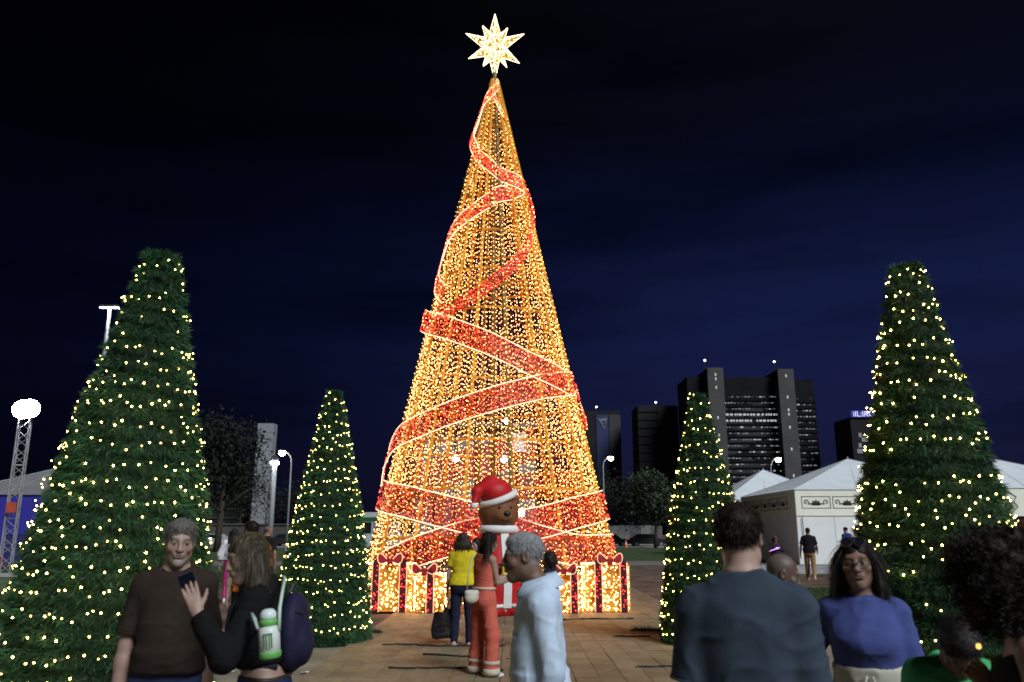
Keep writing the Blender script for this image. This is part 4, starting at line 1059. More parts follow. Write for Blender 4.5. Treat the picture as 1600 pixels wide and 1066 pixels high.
class Person:
    def __init__(s, name, label, x, y, heading, height, skin, female=False, lean=0, sidelean=0, head=(0, 0, 0), arms=None, legs=None, wide=1., deep=1., belly=0., det=1, hands=(), headscale=.96, group=None, bust=.0, neck_fwd=0., z0=0.):
        s.s = height/1.75; s.f = female; s.wide, s.deep, s.belly = wide, deep, belly; s.det = det; s.skin = np.array(skin)
        s.e = empty(name, (x, y, z0), R(heading), label, 'person', group)
        U = Matrix.Translation((0, 0, 1.0)) @ Matrix.Rotation(R(-lean), 4, 'X') @ Matrix.Rotation(R(sidelean), 4, 'Y') @ Matrix.Translation((0, 0, -1.0))
        s.U = U; s.up = lambda p: np.array(U @ Vector(p))
        sw = (.156 if female else .174)*wide
        s.sh = {'R': s.up((sw, -.008, 1.388)), 'L': s.up((-sw, -.008, 1.388))}
        s.arm = {}
        legs = legs or {}; s.leg = {}
        for k, sg in (('R', 1), ('L', -1)):
            a, b_ = legs.get(k, ((sg*.06, .02, -1), (sg*.02, -.04, -1)))
            hp = np.array([sg*.088, 0, .90]); kn = hp+nrm(a)*.425; an = kn+nrm(b_)*.41; s.leg[k] = (hp, kn, an)
        low = min(s.leg[k][2][2] for k in 'RL'); s.dz = .075-low     # stand on the ground
        arms = arms or {}
        def loc(p):
            q = Matrix.Rotation(-R(heading), 3, 'Z') @ (Vector(p)-Vector((x, y, z0))); q = np.array(q)/s.s; q[2] -= s.dz; return q
        s.loc = loc
        for k in list(arms):
            if isinstance(arms[k], dict):
                A_ = arms[k]; S_ = s.sh[k]; T_ = loc(A_['ik']); L1, L2 = (.285, .245) if female else (.30, .258)
                dv = T_-S_; dl = np.linalg.norm(dv)
                if dl > (L1+L2)*.985: T_ = S_+dv*(L1+L2)*.985/dl; dv = T_-S_; dl = np.linalg.norm(dv)
                ca = (L1*L1+dl*dl-L2*L2)/(2*L1*dl); dn_ = dv/dl; po = np.array(A_.get('pole', (0, -.3, -1)), float); po = nrm(po-dn_*(po @ dn_))
                El = S_+dn_*L1*ca+po*L1*math.sqrt(max(0, 1-ca*ca)); arms[k] = (El-S_, T_-El, A_.get('hand'))
        for k, sg in (('R', 1), ('L', -1)):
            u, f, hd = (tuple(arms.get(k, ((sg*.16, -.03, -1), (sg*.05, .16, -1)))) + (None,))[:3]
            el_ = s.sh[k]+nrm(u)*(.285 if female else .30); wr = el_+nrm(f)*(.245 if female else .258)
            s.arm[k] = (s.sh[k], el_, wr, nrm(f), hd)
        s.H = U @ Matrix.Translation((0, -.010+neck_fwd, 1.515)) @ Matrix.Rotation(R(head[0]), 4, 'Z') @ Matrix.Rotation(R(head[1]), 4, 'X') @ Matrix.Rotation(R(head[2]), 4, 'Y') @ Matrix.Translation((0, .028, .098)) @ Matrix.Scale(headscale, 4)
        s.hs = headscale; s.hands = hands
        s.hp = lambda p: np.array(s.H @ Vector(p)); s.hR = np.array(s.H.to_3x3().normalized())
        s.hc = s.hp((0, 0, 0))
        s.hstep = {0: .022, 1: .011, 2: .0085}[det]
        s.torso = [(z, rx*wide, ry*deep+(belly*math.exp(-((z-1.10)/.13)**2) if belly else 0), cy_+(belly*.75*math.exp(-((z-1.10)/.13)**2) if belly else 0)+bust*.5*math.exp(-((z-1.27)/.07)**2)) for z, rx, ry, cy_ in (TORSO_F if female else TORSO_M)]
        if bust: s.torso = [(z, rx, ry+bust*.6*math.exp(-((z-1.27)/.07)**2), c) for z, rx, ry, c in s.torso]
    def root(s): return s.e
    def bounds(s, pad=.06):
        P_ = [s.hc]+[p for k in 'RL' for p in s.arm[k][:3]]+[s.arm[k][2]+s.arm[k][3]*.2 for k in 'RL']+[p for k in 'RL' for p in s.leg[k]]
        P_ = np.array(P_); lo = P_.min(0)-.17-pad; hi = P_.max(0)+.17+pad; lo[2] = min(lo[2], -.04); return lo, hi
    def hand(s, F, k, spec):
        w, f = s.arm[k][2], s.arm[k][3]
        spec = spec or {}
        f = nrm(spec.get('dir', f)); nn = np.array(spec.get('palm', (-1 if k == 'R' else 1, 0, 0)), float)
        nn = nrm(nn-f*(nn @ f)); sd = np.cross(f, nn)*(1 if k == 'R' else -1)   # towards the thumb
        if spec.get('flip'): sd = -sd
        curl = spec.get('curl', 25); hsz = spec.get('size', .94 if s.f else 1.02)
        if s.det < 2 or k not in s.hands:
            F.cap(w, w+f*.09, .030, .030, .02, flat=(nn, 1.7)); F.cap(w+f*.08, w+f*.15+nn*.03, .026, .016, .02, flat=(nn, 1.5)); F.cap(w+f*.03+sd*.03, w+f*.09+sd*.045+nn*.015, .013, .010, .01); return
        F.cap(w-f*.02, w+f*.035*hsz, .025, .030, .02, flat=(nn, 1.45))
        for q in (-.026, -.009, .009, .026): F.cap(w+f*.03*hsz+sd*q*.75*hsz, w+f*.088*hsz+sd*q*hsz*1.02, .0145*hsz, .0118*hsz, .010)
        tips = []
        for q, ln in ((.029, .068), (.0098, .077), (-.0098, .072), (-.029, .056)):
            p = w+f*.088*hsz+sd*q*hsz; ang = R(curl*.55); d = nrm(f+sd*q*3.0*spec.get('spread', 1.))
            for i, (fr, r0, r1) in enumerate(((.46, .0098, .0090), (.30, .0088, .0080), (.24, .0080, .0066))):
                d2 = nrm(d*math.cos(ang)+nn*math.sin(ang)); p2 = p+d2*ln*fr*hsz; F.cap(p, p2, r0*hsz, r1*hsz, .0035); p = p2; ang += R(curl*(.9 if i == 0 else .6))
            tips.append(p)
        p = w+f*.028*hsz+sd*.024*hsz; d = nrm(sd*.75+f*.75+nn*.25)
        for ln, r0, r1 in ((.036, .0145, .0115), (.030, .0105, .0095), (.024, .0092, .0072)):
            p2 = p+d*ln*hsz; F.cap(p, p2, r0*hsz, r1*hsz, .006); p = p2; d = nrm(d+f*.35+nn*.25)
        s.tips = tips
    def body(s, brow=(.05, .035, .03), lips=None, beard=None, old=0., eyes=True, scalp=None, age_lines=True, nose=1.):
        d = s.det; hf = {0: .016, 1: .0075, 2: .0040}[d]
        fines = [(s.hc, .135*s.hs, hf)]
        for k in s.hands: fines.append((s.arm[k][2]+s.arm[k][3]*.09, .115, .0042))
        lo, hi = s.bounds(); F = Field(lo, hi, s.hstep*1.25, fines)
        F.loft([(z, rx-.012, ry-.012, c) for z, rx, ry, c in s.torso if z >= .98], s.U, .05); F.loft([(z, rx-.012, ry-.012, c) for z, rx, ry, c in s.torso if z <= 1.08], None, .06)
        for k in 'RL':
            a, e_, w, f, hd = s.arm[k]; r = .86 if s.f else 1.
            F.cap(s.up((0, -.012, 1.43)), a, .050*r, .046*r, .05); F.cap(a, e_, .047*r, .039*r, .035); F.cap(e_, e_+(w-e_)*.35, .039*r, .040*r, .02); F.cap(e_+(w-e_)*.3, w, .040*r, .0265*r, .02, flat=(np.array([0, 0, 0]), 1))
            s.hand(F, k, hd)
            hp, kn, an = s.leg[k]
            F.cap(hp, kn, .080, .052, .05); F.cap(kn, kn+(an-kn)*.35, .050, .054, .03); F.cap(kn+(an-kn)*.3, an, .052, .035, .03)
            F.cap(an+np.array([0, -.03, -.035]), an+np.array([0, .13, -.05]), .032, .026, .03)
        # neck and head
        nb_ = s.up((0, -.014, 1.44)); F.cap(nb_, s.hp((0, -.022, -.045)), .058 if not s.f else .049, .054 if not s.f else .046, .035)
        hs = s.hs; Rm = s.hR; E = lambda c, r, k=.02, op='u', tilt=None: F.ell(s.hp(c), np.array(r)*hs, Rm, k*hs, op)
        C = lambda a, b_, ra, rb, k=.012, op='u': F.cap(s.hp(a), s.hp(b_), ra*hs, rb*hs, k*hs, op)
        E((0, -.014, .040), (.0715, .094, .083), .03); E((0, .022, -.030), (.0580, .072, .082), .04)
        C((-.036, .010, -.062), (0, .068, -.094), .026, .022, .03); C((.036, .010, -.062), (0, .068, -.094), .026, .022, .03)
        if d >= 1:
            C((-.034, .076, .030), (.034, .076, .030), .0135, .0135, .018); E((0, .086, -.052), (.030, .018, .022), .014)
            for sg in (-1, 1):
                E((sg*.033, .100, .012), (.021, .016, .0125), .014, 's'); E((sg*.045, .062, -.018), (.022, .022, .022), .02)
                if d == 2 and eyes: E((sg*.032, .0765, .010), (.0145, .0145, .0135), .006); E((sg*.032, .094, .0095), (.0125, .010, .0040), .003, 's')
                E((sg*.074, -.010, .000), (.011, .021, .031), .008); E((sg*.083, -.006, .004), (.006, .012, .018), .005, 's')
                E((sg*.0125*nose, .098, -.026), (.0085*nose, .011, .0085), .006)
            C((0, .090, .020), (0, .107, -.020), .0075, .0120*nose, .010); E((0, .108, -.023), (.0115*nose, .011, .0105), .008)
            if d == 2:
                C((-.021, .0945, -.0485), (.021, .0945, -.0485), .0050, .0050, .006); C((0, .0995, -.0475), (0, .0995, -.0475), .006, .006, .008)
                C((-.017, .0950, -.0590), (.017, .0950, -.0590), .0062, .0062, .006); C((-.022, .104, -.0535), (.022, .104, -.0535), .0022, .0022, .004, 's')
                E((0, .092, -.071), (.016, .006, .005), .006, 's')
                for sg in (-1, 1):
                    C((sg*.021, .106, -.026), (sg*.034, .094, -.050), .0026, .002, .006, 's')
                    E((sg*.0065, .1115, -.033), (.0038, .005, .0030), .003, 's')
        V, Q = F.mesh(); V = relax(V, Q, 1, .35); V[:, 2] += s.dz
        # skin surface colours, with shade painted in at mouth line, eyelids and nostrils
        hl = (V-[0, 0, s.dz]-np.array(s.H.translation)) @ np.array(s.H.to_3x3().inverted()).T
        col = np.tile(s.skin, (len(V), 1)); nh = np.linalg.norm(hl, axis=1) < .17
        def mixc(mask, c): 
            m = (mask*nh)[:, None]; col[:] = col*(1-m)+np.array(c)*m
        x, y, z = hl.T; g = lambda a, b_: np.clip((a-b_)/.006+.5, 0, 1)
        ax_ = np.abs(x)
        lc = lips if lips is not None else s.skin*np.array([.80, .52, .50])
        fr = (y > .05)
        mixc(fr*np.exp(-((ax_)/.030)**4-((y-.075)/.05)**4-((z+.030)/.05)**4)*.0, s.skin)
        mixc(fr*np.clip(1.4-((x/.024)**2+((z+.0535)/.0115)**2), 0, 1)*.85, lc)
        mixc(fr*np.clip(1.2-(np.abs(x)/.022)**4-((z+.0535)/.0018)**2, 0, 1)*.8, s.skin*.22)
        mixc(fr*np.exp(-((ax_-.045)/.02)**2-((z+.02)/.018)**2)*.25, s.skin*np.array([1.15, .80, .75]))
        bz = .0315+.004*np.cos((ax_-.034)/.02)-np.clip(ax_-.042, 0, 1)*.30
        mixc(fr*np.clip(1.3-((ax_-.034)/.021)**4-((z-bz)/.0052)**2, 0, 1)*.85, brow)
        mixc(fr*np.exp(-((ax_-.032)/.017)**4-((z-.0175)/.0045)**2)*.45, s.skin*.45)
        mixc(fr*np.exp(-((ax_-.032)/.0135)**4-((z-.0140)/.0020)**2)*.9, (.015, .012, .010))
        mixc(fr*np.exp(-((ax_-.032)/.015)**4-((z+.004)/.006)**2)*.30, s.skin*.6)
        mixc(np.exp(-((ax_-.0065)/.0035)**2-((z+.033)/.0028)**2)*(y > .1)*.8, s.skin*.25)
        if beard is not None:
            bc, cov = beard; nz_ = .75+.25*wob(hl, 260, 3)
            w_ = np.clip((.0-z-.058+ax_*.15)/.012, 0, 1)*np.clip((y-.0)/.02, 0, 1)
            w_ = np.maximum(w_, np.clip((.062-np.abs(hl[:, 0]*0)-np.abs(z+.040)*0)*0, 0, 1))
            mus = np.exp(-((ax_)/.028)**4-((z+.040+ax_*.15)/.0070)**2)*(y > .07)
            sidew = np.clip((ax_-.044)/.012, 0, 1)*np.clip((.002-z)/.02, 0, 1)*(y > -.01)
            w_ = np.maximum(np.maximum(w_, mus*.9), sidew*.15)*np.exp(-(x/.050)**4)*(1-np.clip(1.5-((x/.022)**2+((z+.0535)/.009)**2), 0, 1)*.8)
            mixc(np.clip(w_*cov*nz_, 0, 1)*(z > -.125), bc)
        if scalp is not None:
            sc_, thick = scalp; w_ = np.clip((z-.058+.9*np.clip(.01-y, -.05, .05)+.55*np.clip(-y-.0, 0, .1))/.02, 0, 1)
            w_ = np.maximum(w_, np.clip((-.02-y)/.02, 0, 1)*np.clip((z+.05)/.02, 0, 1)); mixc(w_*thick*(.8+.2*wob(hl, 320, 5)), sc_)
        s.bo = to_obj('body', V, Q, m_skin, s.e, s.s, col)
        if d == 2 and eyes:
            for sg in (-1, 1):
                b = MB(); pr = [(math.sin(a), math.cos(a)) for a in np.linspace(.02, 3.12, 13)]; b.lathe(pr, 14)
                v = np.array(b.v); cc = np.where((v[:, 2] > .93)[:, None], (.008, .008, .008), np.where((v[:, 2] > .74)[:, None], (.05, .028, .015), (.45, .42, .40)))
                v = np.stack([v[:, 0], v[:, 2], -v[:, 1]], 1)*.0128*hs
                v = v @ s.hR.T+s.hp((sg*.032, .0775, .0095)); v[:, 2] += s.dz
                me = np_mesh('eye', v*s.s, b.f, [m_eye], smooth=True); ca = me.color_attributes.new('Col', 'FLOAT_COLOR', 'POINT'); ca.data.foreach_set('color', np.concatenate([cc, np.ones((len(cc), 1))], 1).astype(np.float32).ravel())
                link(bpy.data.objects.new('eye', me), s.e)
        return s.bo
    def cloth_obj(s, F, name, mat, fold=.005, freq=26, seed=1, vert=1., it=1):
        V, Q = F.mesh(); V = relax(V, Q, it, .5); N_ = vnormals(V, Q)
        Vs = V*np.array([1, 1, vert]); c1, c2 = wob(Vs*np.array([1, 1, .6]), freq*.75, seed), wob(Vs*np.array([.8, .8, 1.1]), freq*1.3, seed+9)
        w = .9*wob(Vs, freq*.5, seed+4)+.9*np.clip(1-np.abs(c1)*3.2, 0, 1)**1.6*(wob(V, 7, seed+2)+.35)*1.3+.45*np.clip(1-np.abs(c2)*3.5, 0, 1)**1.6
        V = V+N_*(w*fold*1.8)[:, None]; V[:, 2] += s.dz
        return to_obj(name, V, Q, mat, s.e, s.s)
    def shirt(s, mat, hem=.90, sleeve=.75, infl=.013, neck=.072, neckz=1.47, neckdrop=.004, loose=.010, name='shirt', fold=.005, cuff=.055, seed=1, armw=1., hemflare=0., vneck=0., freq=24, trim=True):
        """sleeve <=1: part of the upper arm; 2: full; 0: none"""
        lo, hi = s.bounds(); F = Field(lo, hi, s.hstep, [])
        tor = []
        for z, rx, ry, c in s.torso:
            fl = loose*(1.2 if z < 1.2 else .5)+hemflare*max(0, (1.1-z))
            tor.append((z, rx+fl, ry+fl, c))
        up = [(q[0], q[1], q[2], q[3]) for q in tor if q[0] >= .98]; dn = [(q[0], q[1], q[2], q[3]) for q in tor if q[0] <= 1.10]
        F.loft(up, s.U, .05, infl=infl)
        if hem < 1.0: F.loft([(max(z, .8), rx, ry, c) for z, rx, ry, c in dn], None, .05, infl=infl)
        r = .88 if s.f else 1.
        for k in 'RL':
            a, e_, w, f, hd = s.arm[k]
            if sleeve > 0: F.cap(s.up((0, -.012, 1.425)), a, (.054*r+infl), .048*r+infl, .05)
            else: F.cap(s.up((0, -.012, 1.42)), s.up((0, -.012, 1.42))*.3+a*.7, (.052*r+infl), .040*r+infl, .05, cut=True)
            if sleeve > 0:
                fr = min(sleeve, 1.); q = a+(e_-a)*fr
                F.cap(a, q, (.049*r+infl)*armw, ((.049+(.043-.049)*fr)*r+infl+(.010 if sleeve < 1 else 0))*armw, .035, cut=(True if sleeve < 1 else None))
            if sleeve > 1: 
                g = e_+(w-e_)*min(1, sleeve-1)
                F.cap(e_, g, (.043*r+infl)*armw, (.030*r+infl)*max(armw*.9, 1), .02, cut=True)
        nb_ = s.up((0, -.014, neckz)); tp = s.up((0, .02, neckz+.2)); F.cap(nb_, tp, neck, neck*1.25, .004, 's')
        if neckdrop is not None: F.plane(s.up((0, .0, neckz+.014-neckdrop)), nrm(np.array(s.U.to_3x3() @ Vector((0, .40, 1)))))
        if vneck: F.cap(s.up((0, .10, neckz)), s.up((0, .14, neckz-vneck)), .05, .012, .01, 's')
        nU = np.array(s.U.to_3x3() @ Vector((0, 0, -1)))
        F.plane((0, 0, hem) if hem < 1.0 else s.up((0, 0, hem)), (0, 0, -1) if hem < 1.0 else nU)
        so = s.cloth_obj(F, name, mat, fold, freq, seed)
        if trim and s.det == 2:
            zc_ = neckz+.014-(neckdrop or 0); rr_ = neck+.004
            b = MB(); b.tube([s.w(s.up((rr_*math.sin(a), -.004-rr_*math.cos(a)*1.02+.012, zc_+.40*rr_*math.cos(a)-.006))) for a in np.linspace(0, 6.283, 32, endpoint=False)], .0065*s.s, 6, closed=True); b.build('neck_rib', mat, so, True)
            if 0 < sleeve < 1:
                for k in 'RL':
                    a, e_, w, f, hd = s.arm[k]; q = a+(e_-a)*(sleeve-.012); ax_ = nrm(e_-a); u = nrm(np.cross(ax_, (0, 1, .1))); v = np.cross(ax_, u); er = ((.049+(.043-.049)*sleeve)*r+infl+.010)*armw+.001
                    b = MB(); b.tube([s.w(q+(u*math.cos(t_)+v*math.sin(t_))*er) for t_ in np.linspace(0, 6.283, 26, endpoint=False)], .0045*s.s, 6, closed=True); b.build('sleeve_hem', mat, so, True)
        return so
    def trousers(s, mat, waist=1.02, infl=.012, ankle=1., flare=0., name='trousers', fold=.004, seed=2, short=None):
        lo, hi = s.bounds(); lo[2] = -.03; F = Field(lo, hi, s.hstep*1.15, [])
        F.loft([(z, rx+.004, ry+.004, c) for z, rx, ry, c in s.torso if z <= max(1.10, waist+.06)], None, .04, infl=infl)
        for k in 'RL':
            hp, kn, an = s.leg[k]; F.cap(hp+[0, 0, .02], kn, .086+infl, .060+infl+flare*.35, .03)
            F.cap(kn, an+(an-kn)*.04, .058+infl+flare*.4, .044+infl+flare, .03, cut=True)
        F.plane((0, 0, waist), (0, 0, 1))
        if short: F.plane((0, 0, short), (0, 0, -1))
        return s.cloth_obj(F, name, mat, fold, 20, seed)
    def shoes(s, mat):
        for k in 'RL':
            an = s.leg[k][2]; F = Field(an+[-.09, -.12, -.09], an+[.09, .24, .10], .008 if s.det else .016, [])
            F.cap(an+[0, -.035, -.03], an+[0, .15, -.045], .043, .036, .02, flat=((0, 0, 1), 1.0)); F.cap(an+[0, -.01, .02], an+[0, .05, -.02], .046, .04, .02)
            F.plane((0, 0, an[2]-.074), (0, 0, -1)); F.plane((an[0], an[1], an[2]+.045), (0, 0, 1))
            V, Q = F.mesh(); V[:, 2] += s.dz; sh_ = to_obj('shoe', V, Q, mat, s.e, s.s)
            b = MB(); sz = s.s; pts = []
            for a in np.linspace(0, 2*math.pi, 16, endpoint=False): pts.append(((an[0]+.047*math.cos(a))*sz, (an[1]+.055+.135*math.sin(a))*sz))
            b.prism(pts, (an[2]+s.dz-.0765)*sz, (an[2]+s.dz-.058)*sz, axis=2); b.build('sole', m_sole, sh_)
    def hair(s, style, mat, strands=900, seed=3, length=.3, vol=1., part=0., fringe=False, front=True, slen=None, cutback=None):
        hs = s.hs; h = {0: .014, 1: .0085, 2: .0055}[s.det]
        c = s.hc; ext = .19+(length if style in ('long', 'curly') else 0)
        F = Field(c-np.array([.24, .26, ext+.05]), c+np.array([.24, .26, .22]), h*1.0, [])
        Rm = s.hR; E = lambda cc, r, k=.02, op='u': F.ell(s.hp(cc), np.array(r)*hs, Rm, k*hs, op)
        C = lambda a, b_, ra, rb, k=.02, op='u': F.cap(s.hp(a), s.hp(b_), ra*hs, rb*hs, k*hs, op)
        flow = 'down'
        if style == 'short':
            E((0, -.016, .044), (.0768*vol, .0975*vol, .0825*vol), .02); E((0, .025, .092), (.058, .050, .026*vol), .03)
            E((0, .098, -.026), (.095, .064, .092), .012, 's'); C((-.10, -.02, -.105), (.10, -.02, -.105), .065, .065, .02, 's')
            for sg in (-1, 1): E((sg*.090, .022, -.022), (.032, .048, .052), .012, 's')
            flow = 'short'
        elif style in ('long', 'bangs'):
            E((0, -.018, .044), (.084*vol, .105*vol, .090*vol), .02)
            if fringe: E((0, .062, .062), (.060, .034, .030), .03)
            E((0, .106, -.040), (.150, .088, .100 if not fringe else .086), .012, 's')
            L_ = length
            # back curtain hangs in person space
            b0 = s.hp((0, -.055, .02)); hang = np.array([0, -.045, -1.0])
            for q in np.linspace(-.062, .062, 5):
                p0 = s.hp((q, -.058+.3*abs(q), .02)); p1 = p0+np.array([q*.55, -.045, -L_*.55]); p2 = p0+np.array([q*.75, -.055, -L_*(1-.2*abs(q)/.06)])
                F.cap(p0, p1, .050*hs*vol, .044*vol, .03); F.cap(p1, p2, .044*vol, .014, .03)
            if front:
                for sg in (-1, 1):
                    p0 = s.hp((sg*.076, -.004, .02)); p1 = p0+s.hR @ np.array([sg*.014, .004, -.13*hs]); p2 = p1+np.array([sg*.012, .025, -max(.02, L_-.13)])
                    F.cap(p0, p1, .026*vol, .030*vol, .02); F.cap(p1, p2, .030*vol, .012, .02)
        elif style == 'curly':
            E((0, -.02, .05), (.125*vol, .135*vol, .125*vol), .03)
            r_ = np.random.default_rng(seed)
            for i in range(46):
                a = r_.random()*6.283; t_ = r_.random(); p0 = s.hp((.10*math.cos(a), -.03+.095*math.sin(a), .11-.20*t_)); F.ell(p0, (.050, .050, .048), None, .02)
                if i % 2: F.cap(p0+[0, 0, -.03], p0+np.array([.03*math.cos(a), -.03+.03*math.sin(a), -length*(.4+.6*r_.random())]), .045, .026, .02)
            E((0, .118, -.030), (.055, .060, .075), .012, 's')
        V, Q = F.mesh()
        if len(V) == 0: return
        V = relax(V, Q, 1, .4); N_ = vnormals(V, Q)
        if style == 'curly': V = V+N_*(wob(V, 150, seed)*.016+wob(V, 70, seed+2)*.014)[:, None]
        elif style == 'short': V = V+N_*(wob(V, 260, seed)*.0014+wob(V, 90, seed+2)*.0012)[:, None]
        else:
            hl = V*np.array([1, 1, .12]); V = V+N_*(wob(hl, 150, seed)*.006+wob(hl, 330, seed+2)*.003)[:, None]
        V0, N0 = V.copy(), N_
        # strands
        k = strands; r_ = np.random.default_rng(seed+5); i = r_.integers(0, len(V0), k); p = V0[i]; nn = N0[i]
        if style == 'curly':
            Vs = []; Qs = []
            for j in range(k):
                q, m_ = p[j], nn[j]; a0 = r_.random()*6.28; rad_ = .006+.008*r_.random(); ln = .03+.05*r_.random(); turns = 2+r_.random()*2
                ax_ = nrm(m_*.8+np.array([0, 0, -.7])+r_.normal(0, .4, 3)); u = nrm(np.cross(ax_, r_.normal(0, 1, 3))); v = np.cross(ax_, u); base = len(Vs)
                for w in range(11):
                    tt = w/10; c_ = q-m_*.008+ax_*ln*tt+(u*math.cos(a0+tt*turns*6.28)+v*math.sin(a0+tt*turns*6.28))*rad_*(.4+.6*tt)
                    Vs += [c_-ax_*.0016, c_+ax_*.0016]
                for w in range(10): Qs.append((base+2*w, base+2*w+1, base+2*w+3, base+2*w+2))
            Vs = np.array(Vs); Qs = np.array(Qs)
        else:
            if style == 'short':
                ln = (slen or .022)*(.6+.8*r_.random(k)); dirv = nn*.22+np.array([0, -.25, -.45])+r_.normal(0, .22, (k, 3))
                wd = .0014
            else:
                ln = (slen or .09)*(.5+.9*r_.random(k)); dirv = np.array([0, 0, -1.])-nn*((nn*np.array([0, 0, -1.])).sum(1))[:, None]*.8+nn*.06+r_.normal(0, .06, (k, 3)); wd = .0013
            dirv /= np.linalg.norm(dirv, axis=1)[:, None]; sd = np.cross(dirv, nn+r_.normal(0, .3, (k, 3))); sd /= np.maximum(np.linalg.norm(sd, axis=1), 1e-6)[:, None]; sd *= wd*(.6+.9*r_.random((k, 1)))
            p = p-nn*.002; p1 = p+dirv*ln[:, None]*.5+nn*(.002 if style == 'short' else .004); dv2 = dirv+np.array([0, 0, -.3]); p2 = p1+dv2*ln[:, None]*.5+r_.normal(0, .003, (k, 3))
            if style != 'short':
                hl2 = (p2-np.array(s.H.translation)) @ np.array(s.H.to_3x3().inverted()).T
                kp = ~((np.abs(hl2[:, 0]) < .085) & (hl2[:, 1] > .02) & (hl2[:, 2] < .055)); p, p1, p2, sd = p[kp], p1[kp], p2[kp], sd[kp]; k = len(p)
            Vs = np.stack([p-sd, p+sd, p1+sd*.8, p1-sd*.8, p2+sd*.2, p2-sd*.2], 1).reshape(-1, 3); b_ = np.arange(k)[:, None]*6
            Qs = np.concatenate([b_+[0, 1, 2, 3], b_+[3, 2, 4, 5]])
        V = np.concatenate([V, Vs]); Q = np.concatenate([Q, Qs+len(V0)]); V[:, 2] += s.dz
        return to_obj('hair', V, Q, mat, s.e, s.s)
    def w(s, p):
        """person-space point to object-local metres"""
        p = np.array(p, float).copy(); p[2] += s.dz; return Vector(p*s.s)
    def hw(s, p): return s.w(s.hp(p))
m_hair_black = pmat('hair_black', (.010, .008, .008), .6, .3, 30, spec=.25); m_hair_brown = pmat('hair_brown', (.030, .017, .010), .55, .4, 22, spec=.3, stretch=(1, 1, .15))
m_hair_grey = pmat('hair_grey', (.19, .19, .20), .7, .25, 14, col2=(.24, .24, .25), spec=.2); m_hair_grizzle = pmat('hair_grizzled', (.07, .06, .052), .75, .5, 130, col2=(.14, .125, .11), spec=.15)
m_hair_ash = pmat('hair_ash_brown', (.026, .017, .010), .5, .35, 12, spec=.3, stretch=(1, 1, .5), col2=(.085, .066, .038))
m_hair_dkbrown = pmat('hair_dark_brown', (.014, .009, .007), .6, .35, 20, spec=.22, stretch=(1, 1, .2))
SK_L = (.33, .215, .17); SK_T = (.235, .14, .10); SK_B = (.165, .092, .062); SK_D = (.105, .060, .042)
def px_x(px, D): return P(px, 830, D).x
# ---------------------------------------------------------------- the people in the square
denim = fabric('blue_denim', (.045, .065, .16), .5, 220); navy_den = fabric('navy_denim', (.012, .014, .03), .4, 200)
shoe_blk = pmat('shoe_black', (.02, .02, .022), .5); shoe_wht = pmat('shoe_white', (.6, .6, .6), .6)
# 1 man in brown
D = 4.45
p = Person('person', 'grey bearded man in a dark brown T-shirt looking down, left foreground', px_x(281, D), D, 196, 1.73, SK_L, lean=2, head=(8, -9, -3), wide=.86, deep=.94, belly=.022, det=2,
           arms={'R': ((.20, -.04, -1), (.10, .10, -1), {'curl': 40}), 'L': ((-.14, -.06, -1), (-.04, .12, -1), {'curl': 40})}, hands=('R',))
p.body(brow=(.09, .075, .065), beard=((.34, .325, .31), .75), scalp=((.10, .085, .07), .7))
p.shirt(fabric('brown_jersey', (.030, .021, .016)), hem=.965, sleeve=.80, neck=.062, neckz=1.475, seed=4, fold=.007)
p.trousers(denim, waist=1.01); p.shoes(shoe_blk)
p.hair('short', m_hair_grizzle, 6500, 3, slen=.013, vol=1.015)
# 2 woman in black with phone
D = 4.1
p = Person('person', 'woman in a cropped black top holding up a phone, long ash brown hair', px_x(428, D), D, 94, 1.66, SK_L, True, lean=7, head=(30, -10, 0), det=2, wide=1.0,
           arms={'L': {'ik': P(309, 958, 3.78), 'pole': (-.35, -.1, -1), 'hand': {'curl': 15, 'palm': (.95, .25, .0), 'dir': (.10, .42, .9)}}, 'R': ((.10, .1, -1), (0, .3, -1), {'curl': 50})}, hands=('L',), neck_fwd=.02)
p.body(lips=(.34, .14, .13), brow=(.06, .04, .03))
p.shirt(fabric('black_knit', (.008, .008, .009)), hem=1.10, sleeve=1.94, infl=.013, loose=.012, neck=.060, armw=1.12, name='top', seed=7, fold=.007)
p.trousers(fabric('indigo_denim', (.018, .026, .085), .5, 220), waist=1.045, infl=.014, name='jeans'); p.shoes(shoe_wht)
p.hair('long', m_hair_ash, 4200, 8, length=.36, vol=1.0, fringe=False, slen=.12)
b = MB()
for a in np.linspace(0, 6.283, 26, endpoint=False): pass
bl = [p.w((.160*math.cos(a)*1.0, .118*math.sin(a)-.004, 1.035+.004*math.sin(3*a))) for a in np.linspace(0, 6.283, 30, endpoint=False)]
b.tube(bl, .011, 6, closed=True); b.build('belt', pmat('belt_leather', (.03, .02, .015), .5), p.e, True)
wm = p.e.matrix_basis.copy(); LW = lambda q: wm @ p.w(q)
